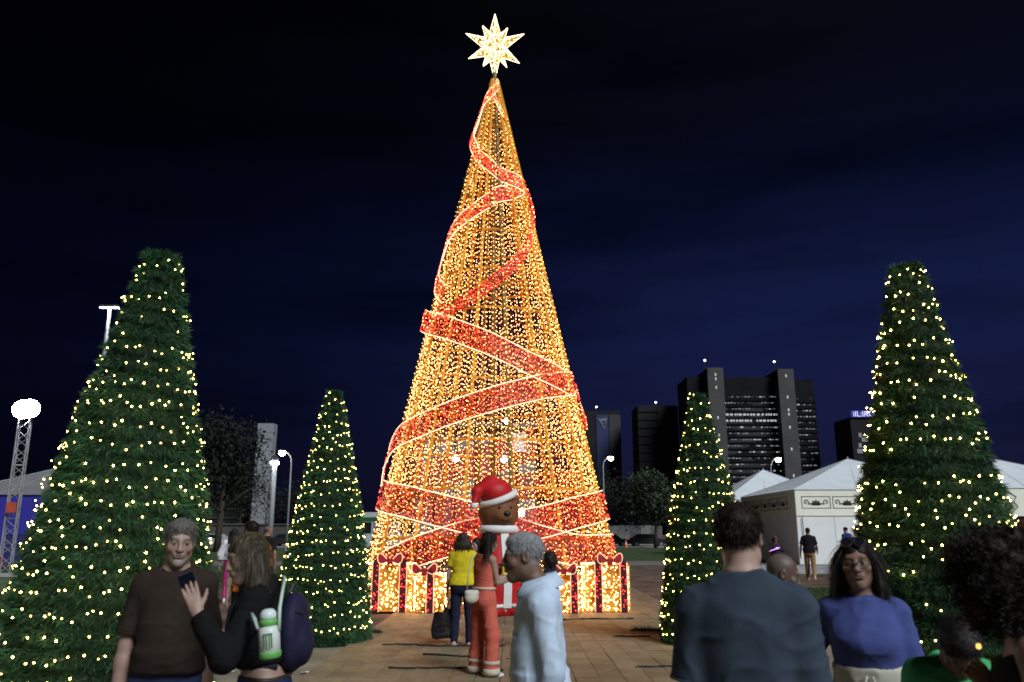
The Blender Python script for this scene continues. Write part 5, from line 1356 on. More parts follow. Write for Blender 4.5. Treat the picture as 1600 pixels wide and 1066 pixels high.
# phone in her hand
wr, f_ = p.arm['L'][2], nrm((.10, .42, .9)); pn = nrm((.95, .25, .0)); pn = nrm(pn-f_*(pn @ f_)); sdp = np.cross(f_, pn)
cpos = wr+f_*.118+pn*.026
ph = bpy.data.objects.new('smartphone', None); link(ph); ph.location = LW(cpos)
Mw = wm.to_3x3() @ Matrix((sdp, pn, f_)).transposed(); ph.rotation_mode = 'QUATERNION'; ph.rotation_quaternion = Mw.to_quaternion(); ph.empty_display_size = .05
tag(ph, 'black phone held up in front of the man in brown', 'phone')
b = MB(); b.prism([(-.036, -.072), (-.030, -.078), (.030, -.078), (.036, -.072), (.036, .072), (.030, .078), (-.030, .078), (-.036, .072)], -.004, .004); b.build('case', pmat('phone_case', (.012, .013, .018), .35), ph)
b = MB(); b.box((-.033, .0045, -.074), (.033, .0052, .074)); b.build('screen', pmat('phone_screen', (.005, .006, .01), .1), ph)
b = MB(); b.box((.004, -.0062, .042), (.030, -.0042, .070)); b.build('camera_bump', pmat('phone_glass', (.03, .03, .035), .15), ph)
# backpack
bpk = empty('backpack', LW((.02, -.145, 1.26)), p.e.rotation_euler.z, 'dark navy backpack on the back of the woman in black', 'backpack')
F = Field((-.25, -.20, -.30), (.25, .22, .30), .011)
F.ell((0, .02, -.02), (.140, .072, .185), None, .02); F.ell((0, -.035, -.07), (.100, .045, .10), None, .03)
V, Q = F.mesh(); N_ = vnormals(V, Q); V = V+N_*(wob(V, 26, 4)*.008)[:, None]; to_obj('bag', V, Q, fabric('navy_nylon', (.018, .018, .045), .3, 90, .6), bpk, 1.)
b = MB(); b.tube([(-.08, -.045, .07), (-.12, -.01, .08), (.12, -.01, .08), (.08, -.045, .07)], .004, 4); b.build('zip', m_metal, bpk)
for sx in (-1, 1):
    b = MB(); b.tube([(sx*.08, .08, .12), (sx*.10, .13, .17), (sx*.115, .20, .185), (sx*.13, .29, .10), (sx*.14, .30, -.05), (sx*.15, .17, -.16), (sx*.12, .06, -.16)], .014, 6); b.build('strap', fabric('pack_strap', (.02, .02, .03)), bpk, True)
b = MB(); b.tube([(-.03, .04, .16), (-.02, .03, .195), (.02, .03, .195), (.03, .04, .16)], .008, 5); b.build('handle', m_dark, bpk)
# water bottle on a pale strap
q = P(421, 998, 3.74); bt_ = empty('water_bottle', (q.x, q.y, q.z), R(-6), 'white and green kids water bottle slung from a pale strap', 'bottle'); bt_.rotation_euler = (0, R(-7), R(8)); bt_.scale = (1.12, 1.12, 1.12)
m_bwht = pmat('bottle_white', (.62, .68, .64), .35, .05); m_bgrn = pmat('bottle_green', (.14, .42, .10), .4, .1)
b = MB(); b.lathe([(.030, -.052), (.040, -.046), (.041, .030), (.036, .042), (.026, .050)], 20); b.build('body', m_bwht, bt_, True)
b = MB(); b.lathe([(.032, -.074), (.042, -.068), (.0425, -.050), (.041, -.046)], 20); b.build('base', m_bgrn, bt_, True)
b = MB(); b.lathe([(.028, .048), (.034, .052), (.035, .068), (.030, .074)], 20); b.build('collar', m_bgrn, bt_, True)
b = MB(); b.lathe([(.028, .072), (.032, .080), (.031, .096), (.022, .108), (.010, .112)], 18); b.build('cap', pmat('bottle_cap', (.66, .74, .72), .35), bt_, True)
b = MB(); m_pr = pmat('bottle_print', (.05, .16, .06), .6)
for xx, h0, h1 in ((-.014, -.03, .022), (-.005, -.036, .022), (.005, -.036, .022), (.014, -.03, .022)): b.box((xx-.0022, -.0425, h0), (xx+.0022, -.0405, h1))
b.box((-.018, -.0425, .018), (.018, -.0405, .023)); b.build('print', m_pr, bt_)
b = MB(); strap = [P(428, 972, 3.72), P(437, 950, 3.74), P(441, 925, 3.80), P(445, 906, 3.90), P(444, 902, 4.04), P(440, 904, 4.20)]
q2 = P(436, 985, 3.73); b.tube([(Vector(v)-Vector(bt_.location)) for v in [q2]+strap[1:]], .0075, 6)
b.tube([(Vector(v)-Vector(bt_.location)) for v in (P(404, 983, 3.73), P(399, 970, 3.76), P(393, 960, 3.82))], .010, 6)
so = b.build('strap', pmat('mint_strap', (.50, .62, .54), .7), bt_, True); so.matrix_parent_inverse = (Matrix.Rotation(R(8), 4, 'Z') @ Matrix.Rotation(R(-7), 4, 'Y') @ Matrix.Scale(1.12, 4)).inverted()
# 3 man in white shirt
D = 4.05
p = Person('person', 'grey haired man in a pale button shirt walking past in profile', px_x(847, D), D, 90, 1.675, SK_B, lean=3, head=(2, -4, 0), wide=.91, deep=.82, belly=.020, det=2, neck_fwd=.04,
           arms={'L': ((-.10, -.16, -1), (-.02, .22, -1), {'curl': 40}), 'R': ((.12, .10, -1), (.0, .3, -1), {'curl': 40})}, legs={'R': ((.02, .28, -1), (.02, -.1, -1)), 'L': ((-.02, -.18, -1), (0, -.34, -1))})
p.body(brow=(.16, .15, .145), old=1, beard=((.20, .15, .125), .35), nose=1.12, scalp=((.28, .28, .29), .8))
sh = fabric('pale_cotton', (.52, .62, .76), .35, 200)
p.shirt(sh, hem=.86, sleeve=1.95, infl=.014, loose=.010, neck=.066, neckz=1.475, armw=.97, seed=12, fold=.005, neckdrop=.016, freq=36, trim=False)
b = MB(); A = np.linspace(-2.62, 2.62, 29); V = []
for a in A:
    c_, s_ = math.cos(a), math.sin(a); dn = .5-.5*c_            # 0 at the nape, 1 at the throat
    for rr_, zz in ((.070, 1.462-.02*dn), (.072, 1.532-.046*dn), (.079, 1.535-.046*dn), (.118+.010*dn, 1.478-.050*dn), (.112+.010*dn, 1.468-.050*dn)):
        V.append(p.w(p.up((rr_*s_, -.016-rr_*c_*1.02+.016*dn, zz))))
n_ = len(A); b.add(V, [(5*i+j, 5*i+5+j, 5*i+6+j, 5*i+1+j) for i in range(n_-1) for j in range(4)]); b.build('collar', sh, p.e, True)
b = MB()
for i in range(6): c_ = p.w(p.up((.0, .165+.02*math.sin(i), 1.36-i*.075))); b.lathe([(.001, -.005), (.006, -.003), (.006, .003), (.001, .005)], 8, c_)
b.build('buttons', pmat('button', (.6, .6, .6), .4), p.e)['kind'] = 'stuff'
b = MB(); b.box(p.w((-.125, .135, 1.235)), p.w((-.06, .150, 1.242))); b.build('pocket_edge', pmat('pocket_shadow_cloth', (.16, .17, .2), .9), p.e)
p.trousers(fabric('grey_trousers', (.06, .06, .065)), waist=1.02, infl=.02); p.shoes(shoe_blk)
p.hair('short', m_hair_grey, 2600, 5, slen=.012, vol=1.03)
# 4 man in grey tee, back to us
D = 2.93
p = Person('person', 'broad man in a slate grey T-shirt seen from behind, right foreground', px_x(1155, D), D, -16, 1.755, (.40, .26, .21), head=(-8, -2, -3), wide=.91, deep=.97, det=2,
           arms={'L': ((-.11, .0, -1), (-.06, .2, -1), {'curl': 40}), 'R': ((.13, .05, -1), (.06, .25, -1), {'curl': 40})})
p.body(eyes=False, scalp=((.03, .02, .018), .9))
p.shirt(fabric('slate_jersey', (.040, .055, .078)), hem=.88, sleeve=.82, infl=.014, loose=.008, neck=.062, neckz=1.475, seed=21, fold=.008, armw=1.05)
p.trousers(navy_den); p.shoes(shoe_blk); p.hair('short', m_hair_dkbrown, 3600, 6, slen=.014, vol=1.10)
# 5 bald man
D = 4.45
p = Person('person', 'balding older man with cropped grey sides just behind the man in grey', px_x(1195, D), D, -98, 1.555, SK_D, lean=4, head=(0, -14, 0), det=2)
p.body(brow=(.05, .045, .04), beard=((.14, .12, .11), .35), old=1, nose=1.15, scalp=((.16, .155, .15), .35)); p.shirt(fabric('dark_polo', (.03, .03, .035)), sleeve=.8); p.trousers(navy_den); p.shoes(shoe_blk)
# 6 woman in blue
D = 3.85
p = Person('person', 'woman in glasses and a royal blue knitted top facing the camera', px_x(1337, D), D, 158, 1.63, SK_T, True, head=(-3, -3, 4), wide=.95, deep=1.02, belly=.022, bust=.05, det=2,
           arms={'R': ((.55, -.18, -1), (.10, .1, -1), {'curl': 40}), 'L': ((-.20, -.02, -1), (-.24, .14, -1), {'curl': 40})})
p.body(brow=(.03, .022, .018), lips=(.26, .11, .10), nose=1.2)
kn_ = fabric('royal_knit', (.060, .078, .235), .5, 150); p.shirt(kn_, hem=1.125, sleeve=.92, infl=.012, loose=.008, neck=.056, neckz=1.470, armw=1.04, name='knit_top', seed=31, fold=.006)
p.trousers(fabric('cream_linen', (.48, .46, .38), .4, 150), waist=1.15, infl=.022, seed=33, fold=.007); p.shoes(shoe_wht)
b = MB()
for sx in (-1, 1): b.tube([p.w((sx*.012, .185, 1.12)), p.w((sx*.03, .20, 1.05)), p.w((sx*.022, .20, .95))], .006, 5)
b.build('drawstring', pmat('cord_cream', (.5, .47, .38), .8), p.e, True)
p.hair('long', m_hair_dkbrown, 4200, 17, length=.40, vol=.96, slen=.12)
def glasses(p, name, lab, zc, yc, tilt, mat, lens, r=(.0235, .019)):
    g = empty(name, p.e.location, p.e.rotation_euler.z, lab, 'glasses')
    fr = MB()
    for sx in (-1, 1):
        ring = [(sx*.031+r[0]*math.cos(a), yc-.10*(abs(sx*.031+r[0]*math.cos(a))-.03)**1, zc+r[1]*math.sin(a)+tilt*math.sin(a)*0) for a in np.linspace(0, 6.283, 18, endpoint=False)]
        fr.tube([p.hw((x, y+tilt*(z-zc), z)) for x, y, z in ring], .0019, 5, closed=True)
        fr.tube([p.hw((sx*.0545, yc-.004, zc+.004)), p.hw((sx*.074, yc-.035, zc+.004)), p.hw((sx*.0785, yc-.11, zc-.002))], .0016, 5)
        lb = MB(); lb.add([p.hw((x, y+tilt*(z-zc), z)) for x, y, z in ring], [tuple(range(18))]); lb.build('lens', lens, g)
    fr.tube([p.hw((-.0085, yc+.002, zc+.004)), p.hw((0, yc+.005, zc+.006)), p.hw((.0085, yc+.002, zc+.004))], .0017, 5)
    fr.build('frame', mat, g, True); return g
m_clear = bpy.data.materials.new('clear_lens'); m_clear.use_nodes = True
t = m_clear.node_tree; n = t.nodes; l = t.links; gl = n.new('ShaderNodeBsdfGlossy'); gl.inputs['Roughness'].default_value = .05; trn = n.new('ShaderNodeBsdfTransparent'); mxs = n.new('ShaderNodeMixShader'); mxs.inputs[0].default_value = .06
l.new(trn.outputs[0], mxs.inputs[1]); l.new(gl.outputs[0], mxs.inputs[2]); l.new(mxs.outputs[0], n['Material Output'].inputs['Surface'])
glasses(p, 'glasses', 'thin dark framed glasses worn by the woman in blue', .004, .108, 0, m_metal, m_clear, (.027, .0215))
g = glasses(p, 'sunglasses', 'dark sunglasses pushed up on the hair of the woman in blue', .112, .062, -.9, m_dark, m_lens, (.026, .022))
# 7 curly haired woman
D = 2.62
p = Person('person', 'woman with a big dark curly mane bending towards the boy, right edge', px_x(1622, D), D, 58, 1.64, SK_T, True, lean=10, head=(8, -6, 0), det=2, neck_fwd=.02,
           arms={'L': {'ik': P(1560, 1085, 2.68), 'pole': (-.5, -.2, -1), 'hand': {'curl': 60, 'palm': (.9, .1, -.3), 'dir': (.1, .6, .7)}}, 'R': ((.1, .1, -1), (0, .2, -1), {'curl': 50})}, hands=('L',))
p.body(brow=(.02, .015, .012)); p.shirt(fabric('charcoal_vest', (.02, .02, .022)), hem=.9, sleeve=0, neck=.085, neckz=1.44, neckdrop=.05, name='vest', trim=False); p.trousers(navy_den); p.shoes(shoe_blk)
p.hair('curly', pmat('hair_curly_black', (.014, .010, .008), .65, .3, 30, spec=.25), 2600, 9, length=.15, vol=.86)
wm = p.e.matrix_basis.copy(); q = P(1529, 1010, 2.72)
tr_ = empty('light_toy', q, 0, 'small gold lit trinket between the fingers of the curly haired woman', 'toy')
b = MB(); b.lathe([(.001, -.009), (.007, -.006), (.008, 0), (.006, .007), (.001, .009)], 10); b.build('glow_bulb', emat('trinket_glow', (1, .62, .15), 1.6), tr_, True)
b = MB(); b.tube([(0, 0, .012), (.004, 0, .02), (0, 0, .028), (-.004, 0, .02), (0, 0, .012)], .0015, 4); b.build('loop', m_metal, tr_)
# 8 boy
D = 3.4
p = Person('person', 'small boy in a bright green printed T-shirt with head bowed', px_x(1468, D), D, 160, 1.37, SK_B, head=(4, -56, -3), det=2, wide=.94, headscale=1.20, neck_fwd=.05,
           arms={'R': ((.2, .05, -1), (-.1, .5, -.8), {'curl': 40}), 'L': ((-.2, .05, -1), (.1, .5, -.8), {'curl': 40})})
p.body(scalp=((.012, .01, .009), .9)); p.shirt(fabric('green_jersey', (.08, .42, .16)), hem=.86, sleeve=.85, infl=.02, loose=.02, neck=.066, seed=41, armw=1.15); p.trousers(navy_den, short=.45, name='shorts'); p.shoes(shoe_wht)
p.hair('short', m_hair_black, 2600, 8, slen=.010, vol=1.03)
shirt = [c for c in p.e.children if c.name.startswith('shirt')][0]
def wrap_text(s_, size, m, zc, yo):
    o = text_mesh('shirt_print', s_, size, m, shirt, Matrix.Identity(4), .0012)
    for v in o.data.vertices:
        x, z = v.co.x, v.co.y; rx, ry = .192*p.s, .142*p.s
        yy = ry*math.sqrt(max(0.05, 1-(x/rx)**2)); v.co = (-x, yy+yo+v.co.z, z+zc)
    return o
zt_ = (1.335+p.dz)*p.s
wrap_text('I M', .055, pmat('print_white', (.75, .75, .72), .8), zt_, .012); wrap_text('ROCK', .062, pmat('print_black', (.012, .012, .012), .8), zt_-.066, .014)
# ---------------------------------------------------------------- middle distance
D = 12.6
p = Person('person', 'woman in a yellow T-shirt and navy jeans seen from behind', px_x(724, D), D, -4, 1.64, SK_L, True, head=(-8, 0, 0), det=1, wide=1.05, arms={'L': ((-.22, 0, -1), (-.10, .12, -1)), 'R': ((.12, .12, -1), (-.2, .7, -.3))})
p.body(); p.shirt(fabric('yellow_jersey', (.62, .50, .02)), hem=.93, sleeve=.62, neck=.06, loose=.014); p.trousers(fabric('dark_navy_jeans', (.016, .018, .04)), infl=.012); p.shoes(pmat('shoe_rose', (.45, .27, .24), .6)); p.hair('long', m_hair_brown, 900, 4, length=.17, vol=1.03, front=False)
wm = p.e.matrix_basis.copy()
def tote(px, py, D, w, h, m, label, hook=None, rz=.2):
    q = P(px, py, D); e = empty('tote_bag', (q.x, D, q.z-h/2), rz, label, 'bag')
    b = MB(); k = 8; V = []; Fs = []
    for i in range(5):
        z = h*i/4; bw = w*(.5+.06*math.sin(i*1.3)-.06*(i == 4)); bd = w*.22*(1.1-.6*i/4)
        for j in range(12):
            a = 6.283*j/12; V.append((bw*math.copysign(abs(math.cos(a))**.6, math.cos(a)), bd*math.sin(a)+.01*math.sin(i*2+j*3), z+.012*math.sin(j*2.1)))
    for i in range(4):
        for j in range(12): Fs.append((i*12+j, i*12+(j+1) % 12, (i+1)*12+(j+1) % 12, (i+1)*12+j))
    Fs.append(tuple(range(11, -1, -1))); b.add(V, Fs); b.build('bag', m, e, True)
    for sy in (-.02, .02):
        b = MB(); b.tube([(-w*.22, sy, h*.97), (-w*.13, sy, h*1.25), (-w*.0, sy*.5, h*1.42), (w*.13, sy, h*1.25), (w*.22, sy, h*.97)], .009, 5); b.build('handle', m, e, True)
    return e
tote(690, 977, 12.55, .28, .36, pmat('black_patent', (.010, .010, .012), .15, .2, 8, .5, 14, spec=.7), 'glossy black tote bag carried by the woman in yellow')
tote(703, 970, 12.68, .25, .33, pmat('dull_black_bag', (.030, .030, .032), .5), 'dull dark bag behind the glossy tote of the woman in yellow')
D = 10.05
p = Person('person', 'woman in a coral sleeveless jumpsuit checking her phone', px_x(757, D), D, -52, 1.665, SK_L, True, head=(-18, -14, 0), det=2, lean=3, legs={'R': ((.15, .04, -1), (.03, -.04, -1)), 'L': ((-.13, .02, -1), (-.03, -.05, -1))}, arms={'R': ((.05, .25, -1), (-.20, .95, .12), {'curl': 55, 'palm': (-.9, 0, .3)}), 'L': ((-.08, .2, -1), (.25, .95, .1), {'curl': 55, 'palm': (.9, 0, .3)})}, hands=('R',))
p.body(eyes=False); coral = fabric('coral_crepe', (.55, .12, .085)); p.shirt(coral, hem=1.03, sleeve=0, neck=.075, neckz=1.45, name='bodice', infl=.010, loose=.005, trim=False); p.trousers(coral, waist=1.05, infl=.010, flare=.036, name='wide_trousers', fold=.006)
m_band = pmat('cream_band', (.55, .50, .40), .8)
b = MB(); b.tube([p.w((.160*math.cos(a), .120*math.sin(a)+.002, 1.045)) for a in np.linspace(0, 6.283, 28, endpoint=False)], .017, 6, closed=True); b.build('waistband', m_band, p.e, True)
for k in 'RL':
    an, kn = p.leg[k][2], p.leg[k][1]
    for off, hh in ((.02, .035), (.12, .022)):
        c_ = an+nrm(kn-an)*off; b = MB(); rr_ = .104-.05*off
        b.lathe([(rr_*p.s, -hh*p.s), ((rr_+.004)*p.s, 0), (rr_*p.s-.002, hh*p.s)], 20, p.w(c_)); b.build('hem_band', m_band, p.e, True)
p.shoes(shoe_wht); p.hair('long', m_hair_dkbrown, 2200, 14, length=.40, vol=.98, front=False, slen=.11)
wm = p.e.matrix_basis.copy(); hv = wm @ p.w(p.arm['R'][2]+nrm((-.2, .95, .12))*.10+np.array([-.03, .02, .02]))
ph = empty('smartphone', hv, R(-40), 'phone in a dark glittery case held by the woman in coral', 'phone'); ph.rotation_euler = (R(-25), R(12), R(-40))
b = MB(); b.prism([(-.036, -.072), (-.030, -.078), (.030, -.078), (.036, -.072), (.036, .072), (.030, .078), (-.030, .078), (-.036, .072)], -.005, .005); b.build('case', pmat('phone_case_blue', (.04, .05, .14), .25, .5, 60), ph)
b = MB(); b.box((-.033, .0055, -.073), (.033, .0065, .073)); b.build('screen', emat('phone_glow', (.8, .88, 1), 1.2), ph)
q = P(737, 932, 9.85); e = empty('shoulder_bag', q, R(20), 'small cream shoulder bag of the woman in coral', 'bag'); e.scale = (.85, .85, .85)
F = Field((-.16, -.1, -.14), (.16, .1, .14), .009); F.ell((0, 0, -.01), (.10, .05, .085), None, .01); F.cap((-.07, 0, .05), (.07, 0, .05), .035, .035, .03); V, Q = F.mesh(); m_cream = pmat('cream_leather', (.50, .46, .38), .5); to_obj('bag', V, Q, m_cream, e, 1.)
b = MB(); b.tube([(-.07, 0, .07), (-.06, -.03, .28), (.0, .0, .52), (.10, .10, .56)], .009, 5); b.build('strap', m_cream, e, True)
D = 13.6
p = Person('person', 'dark haired woman facing the camera between the yellow and coral women', px_x(746, D), D, 160, 1.55, SK_L, True, head=(-25, -4, 0), det=1); p.body(); p.shirt(fabric('rose_blouse', (.5, .3, .3)), sleeve=.6); p.trousers(navy_den); p.shoes(shoe_blk); p.hair('long', m_hair_black, 500, 4, length=.22)
D = 12.0
p = Person('person', 'dark haired child in navy half hidden behind the white shirted man', px_x(859, D), D, 60, 1.36, SK_T, True, head=(10, -5, 0), det=1, headscale=1.15, arms={'L': ((-.1, .2, -1), (0, .7, -.5))}); p.body(); p.shirt(fabric('navy_jersey', (.015, .017, .035)), sleeve=1.9); p.trousers(navy_den); p.shoes(shoe_blk); p.hair('long', m_hair_dkbrown, 700, 4, length=.12, vol=1.08)
D = 20.3
p = Person('person', 'woman in a white blouse and hot pink trousers walking away', px_x(366, D), D, 14, 1.74, SK_L, True, head=(0, 0, 0), det=1, arms={'L': ((-.45, .05, -1), (-.05, .2, -1))}, legs={'R': ((.02, .30, -1), (0, -.15, -1)), 'L': ((-.02, -.05, -1), (0, -.30, -1))}); p.body(); p.shirt(fabric('white_blouse', (.68, .68, .72)), hem=1.0, sleeve=1.85, armw=1.5, loose=.02, infl=.02, name='blouse'); p.trousers(fabric('pink_crepe', (.60, .02, .22)), waist=1.06, infl=.008); p.shoes(shoe_wht); p.hair('long', m_hair_black, 900, 4, length=.42, vol=1.05, front=False)
D = 10.6
p = Person('person', 'dark haired man in orange seen from behind the woman in black', px_x(394, D), D, 24, 1.79, SK_L, head=(20, 0, 0), det=1); p.body(); p.shirt(fabric('orange_shirt', (.55, .16, .03)), sleeve=.7); p.trousers(navy_den); p.shoes(shoe_blk); p.hair('short', m_hair_dkbrown, 800, 6, slen=.03, vol=1.06)
D = 20.5
p = Person('person', 'man in a black T-shirt far behind the woman in black', px_x(418, D), D, -10, 1.80, SK_T, head=(-30, 0, 0), det=1); p.body(scalp=((.03, .02, .02), .8)); p.shirt(fabric('black_tee', (.012, .012, .014)), sleeve=.7); p.trousers(navy_den); p.shoes(shoe_blk)
D = 29.6
p = Person('person', 'man in a black T-shirt and tan trousers walking by the marquee', px_x(1262, D), D, -24, 1.80, SK_B, head=(10, 0, 0), det=1, arms={'L': ((-.30, -.15, -1), (-.12, .05, -1)), 'R': ((.25, -.1, -1), (.0, .75, -.6))}, legs={'R': ((.05, -.10, -1), (.05, -.55, -1)), 'L': ((-.04, .18, -1), (-.02, .05, -1))}); p.body(scalp=((.015, .012, .01), .9)); p.shirt(fabric('black_cotton', (.012, .013, .018)), hem=.9, sleeve=.75, loose=.02); p.trousers(fabric('tan_chino', (.30, .19, .085)), infl=.014); p.shoes(pmat('shoe_coral', (.5, .3, .26), .6)); p.hair('short', m_hair_black, 300, 6, vol=1.03)
D = 30.5
p = Person('person', 'person in a dark cap playing with a violet light stick by the marquee', px_x(1210, D), D, 172, 1.50, SK_T, True, head=(8, 0, 0), det=1, arms={'R': ((.35, .2, -.8), (-.75, .5, .12)), 'L': ((-.45, .1, -.85), (.72, .6, .25))}); p.body(); p.shirt(fabric('dark_jacket', (.03, .028, .04)), sleeve=1.9, infl=.02, loose=.02, name='jacket'); p.trousers(fabric('teal_jeans', (.03, .06, .08))); p.shoes(shoe_wht); p.hair('long', m_hair_black, 300, 4, length=.14)
F = Field(p.hc-.18, p.hc+.2, .010); F.ell(p.hp((0, -.012, .062)), (.090, .108, .080), p.hR, .01); F.ell(p.hp((0, .09, .052)), (.062, .065, .010), p.hR, .01); F.plane(p.hp((0, 0, .046)), p.hR @ np.array([0, 0, -1])); p.cloth_obj(F, 'cap', pmat('cap_grey', (.06, .06, .065), .8), 0, 20, 1)
wm = p.e.matrix_basis.copy(); q = (wm @ p.w((.08, .40, 1.20)))
e = empty('light_stick', q, 0, 'glowing violet light stick in the hands of the person in the cap', 'toy'); b = MB(); b.tube([(-.19, 0, -.06), (.16, 0, .06)], .018, 8); b.build('glow_tube', emat('violet_glow', (.45, .18, 1), 2.6), e, True); b = MB(); b.tube([(-.26, 0, -.085), (-.19, 0, -.06)], .020, 8); b.build('grip', pmat('grip_orange', (.6, .15, .05), .5), e); b = MB(); b.tube([(.05, -.02, .03), (.05, -.02, .05)], .03, 8); b.build('glow_core', emat('white_glow', (.9, .85, 1), 3), e)
D = 38
p = Person('person', 'man in a navy T-shirt and cap before the white marquee wall', px_x(1322, D), D, 25, 1.86, SK_L, head=(15, -5, 0), det=0, wide=1.05); p.body(); p.shirt(fabric('navy_tee', (.02, .03, .13)), sleeve=.7); p.trousers(navy_den); p.shoes(shoe_blk); p.hair('short', m_hair_black, 100, 6, vol=1.05)
D = 36.5
p = Person('person', 'girl in a turquoise top close to the man in navy', px_x(1341, D), D, -60, 1.52, SK_L, True, det=0); p.body(); p.shirt(fabric('turquoise_top', (.08, .45, .62)), sleeve=.6); p.trousers(navy_den); p.shoes(shoe_blk); p.hair('long', m_hair_black, 200, 4, length=.3)
for px_, dd, hh, lab, cl in ((1589, 33, 1.62, 'person in dark clothes by the orange drape at the right edge', (.015, .015, .018)), (1601, 36, 1.70, 'person in a pale top leaving the picture at the right edge', (.5, .5, .52))):
    p = Person('person', lab, px_x(px_, dd), dd, 200, hh, SK_B, det=0); p.body(); p.shirt(fabric('far_top', cl), sleeve=.8); p.trousers(navy_den); p.shoes(shoe_blk); p.hair('short', m_hair_black, 100, 6, vol=1.06)
# ---------------------------------------------------------------- inflatable bear
q = G(786, 957); BD = 17.15; bx = P(779, 830, BD).x
e = empty('inflatable_bear', (bx, BD, .03), R(23), 'tall inflatable brown bear in a red santa suit and hat', 'inflatable')
m_red = pmat('santa_red', (.50, .008, .012), .55, .1, 3, .15, 6); m_fur = pmat('bear_brown', (.17, .062, .022), .75, .15, 6, .3, 40); m_whi = pmat('plush_white', (.75, .74, .72), .9, .05, 8, .4, 60); m_blk = pmat('bear_black', (.012, .011, .011), .4); m_yel = pmat('buckle_yellow', (.75, .55, .03), .45)
def bear_part(name, mat, fn, lo, hi, h=.022, fold=.006, parent=None):
    F = Field(lo, hi, h); fn(F); V, Q = F.mesh(); V = relax(V, Q, 2, .5); N_ = vnormals(V, Q); V = V+N_*(wob(V, 9, len(name))*fold)[:, None]
    return to_obj(name, V, Q, mat, parent or e, 1.)
def fn(F):
    F.loft([(.0, .42, .40, 0), (.15, .50, .47, 0), (.55, .545, .50, 0), (.95, .50, .46, 0), (1.3, .41, .38, 0), (1.55, .35, .32, 0), (1.72, .28, .26, 0)], None, .03, e=2)
    for sx in (-1, 1): F.ell((sx*.25, -.28, .10), (.22, .28, .15), None, .06)
bear_part('body', m_red, fn, (-.8, -.8, -.05), (.8, .7, 1.9))
def fn(F):
    F.ell((0, 0, 2.0), (.425, .38, .375), None, .05); F.ell((0, -.28, 1.92), (.22, .19, .165), None, .06)
hd = bear_part('head', m_fur, fn, (-.6, -.7, 1.5), (.6, .6, 2.5))
for sx in (-1, 1):
    b = bear_part('ear', m_fur, lambda F: (F.ell((sx*.365, 0, 2.26), (.105, .06, .105), None, .02), F.ell((sx*.365, -.06, 2.26), (.06, .03, .06), None, .02, 's')), (sx*.335-.2, -.2, 2.06), (sx*.335+.2, .2, 2.46), .014, 0, hd)
    b = MB(); b.lathe([(.001, -.03), (.026, -.018), (.032, 0), (.026, .018), (.001, .03)], 10, (sx*.125, -.350, 2.095)); b.build('eye', m_blk, hd, True)
bear_part('nose', m_blk, lambda F: F.ell((0, -.465, 1.975), (.072, .05, .056), None, .01), (-.2, -.6, 1.85), (.2, -.3, 2.1), .012, 0, hd)
b = MB(); b.tube([(.105*math.sin(a), -.472+.05*(1-math.cos(a*1.0))+.012, 1.895-.055*math.cos(a)) for a in np.linspace(-1.3, 1.3, 13)], .008, 5); b.build('mouth', m_blk, hd, True)
def fn(F):
    F.ell((-.07, .03, 2.42), (.36, .34, .28), None, .02); F.cap((-.18, .03, 2.60), (-.48, .0, 2.42), .17, .11, .10); F.cap((-.48, 0, 2.42), (-.56, -.05, 2.20), .10, .055, .06); F.plane((0, 0, 2.29), (.36, .0, -1))
ht = bear_part('santa_hat', m_red, fn, (-.8, -.6, 1.95), (.6, .6, 2.95), .02, .010)
b = MB(); b.tube([(.345*math.cos(a)-.02, .335*math.sin(a)-.01, 2.29+.135*math.cos(a)*1.0+.02*math.sin(a)) for a in np.linspace(0, 6.283, 30, endpoint=False)], .070, 10, closed=True); b.build('hat_brim', m_whi, ht, True)
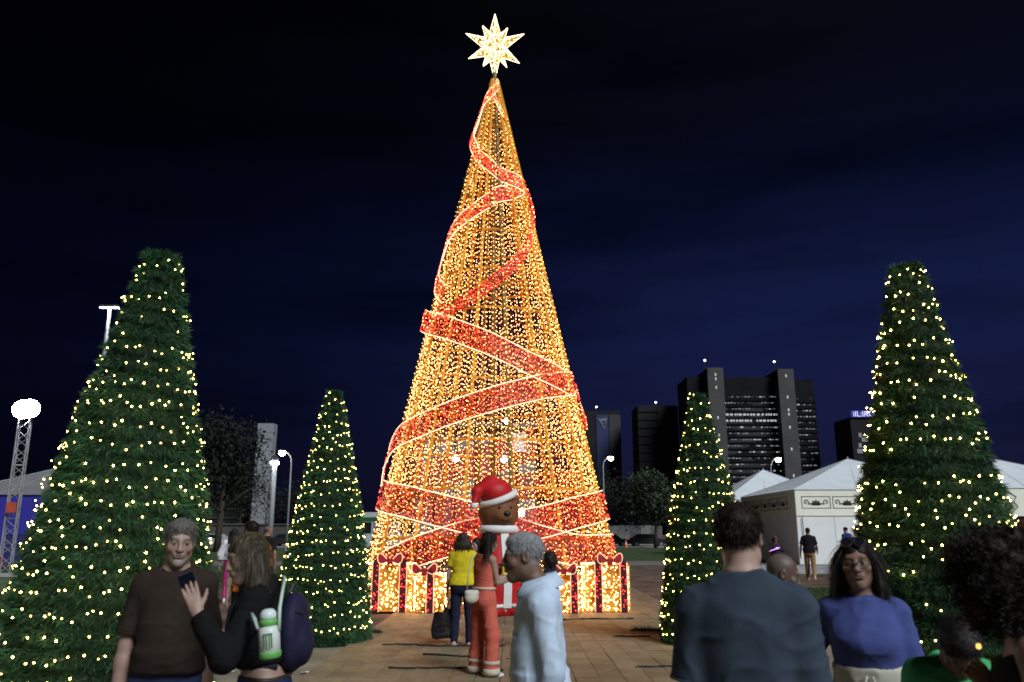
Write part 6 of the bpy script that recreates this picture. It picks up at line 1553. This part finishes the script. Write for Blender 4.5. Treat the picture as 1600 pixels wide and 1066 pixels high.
bear_part('pompom', m_whi, lambda F: F.ell((-.565, -.06, 2.13), (.075, .075, .075), None, .01), (-.76, -.3, 1.94), (-.36, .2, 2.34), .014, .006, ht)
b = MB(); b.tube([(.335*math.cos(a), .315*math.sin(a), 1.665) for a in np.linspace(0, 6.283, 30, endpoint=False)], .085, 10, closed=True); b.build('collar', m_whi, e, True)
b = MB(); zz = np.linspace(.16, 1.62, 12); rr_ = np.interp(zz, [0, .15, .55, .95, 1.3, 1.55, 1.72], [.40, .47, .50, .46, .38, .33, .30]); b.add([(sx*.085, -r-.02+(.01 if sx else 0), z) for z, r in zip(zz, rr_) for sx in (-1, 0, 1)], [(3*i+j, 3*i+j+1, 3*i+j+4, 3*i+j+3) for i in range(11) for j in range(2)]); b.build('front_trim', m_whi, e, True)
b = MB(); b.tube([(.52*math.cos(a), .475*math.sin(a), .92) for a in np.linspace(0, 6.283, 36, endpoint=False)], .075, 8, closed=True); blt = b.build('belt', m_blk, e, True)
b = MB(); b.tube([(-.13, -.56, .80), (.13, -.56, .80), (.13, -.56, 1.04), (-.13, -.56, 1.04)], .034, 6, closed=True); b.build('buckle', m_yel, blt)
for sx in (-1, 1):
    a_ = bear_part('arm', m_red, lambda F: (F.cap((sx*.36, 0, 1.42), (sx*.60, -.10, 1.05), .155, .15, .02), F.cap((sx*.60, -.10, 1.05), (sx*.50, -.38, .80), .15, .12, .03)), (sx*.5-.45, -.7, .5), (sx*.5+.45, .3, 1.7), .018)
    bear_part('cuff', m_whi, lambda F: F.ell((sx*.49, -.40, .78), (.145, .10, .14), None, .02), (sx*.5-.3, -.7, .5), (sx*.5+.3, 0, 1.0), .016, .004, a_)
    bear_part('paw', m_fur, lambda F: F.ell((sx*.45, -.50, .72), (.12, .12, .12), None, .02), (sx*.5-.3, -.8, .5), (sx*.5+.3, -.2, 1.0), .016, .0, a_)
    b = MB(); b.tube([(sx*.25+.20*math.cos(a), -.28+.26*math.sin(a), .20) for a in np.linspace(0, 6.283, 20, endpoint=False)], .04, 6, closed=True); b.build('boot_trim', m_whi, e, True)
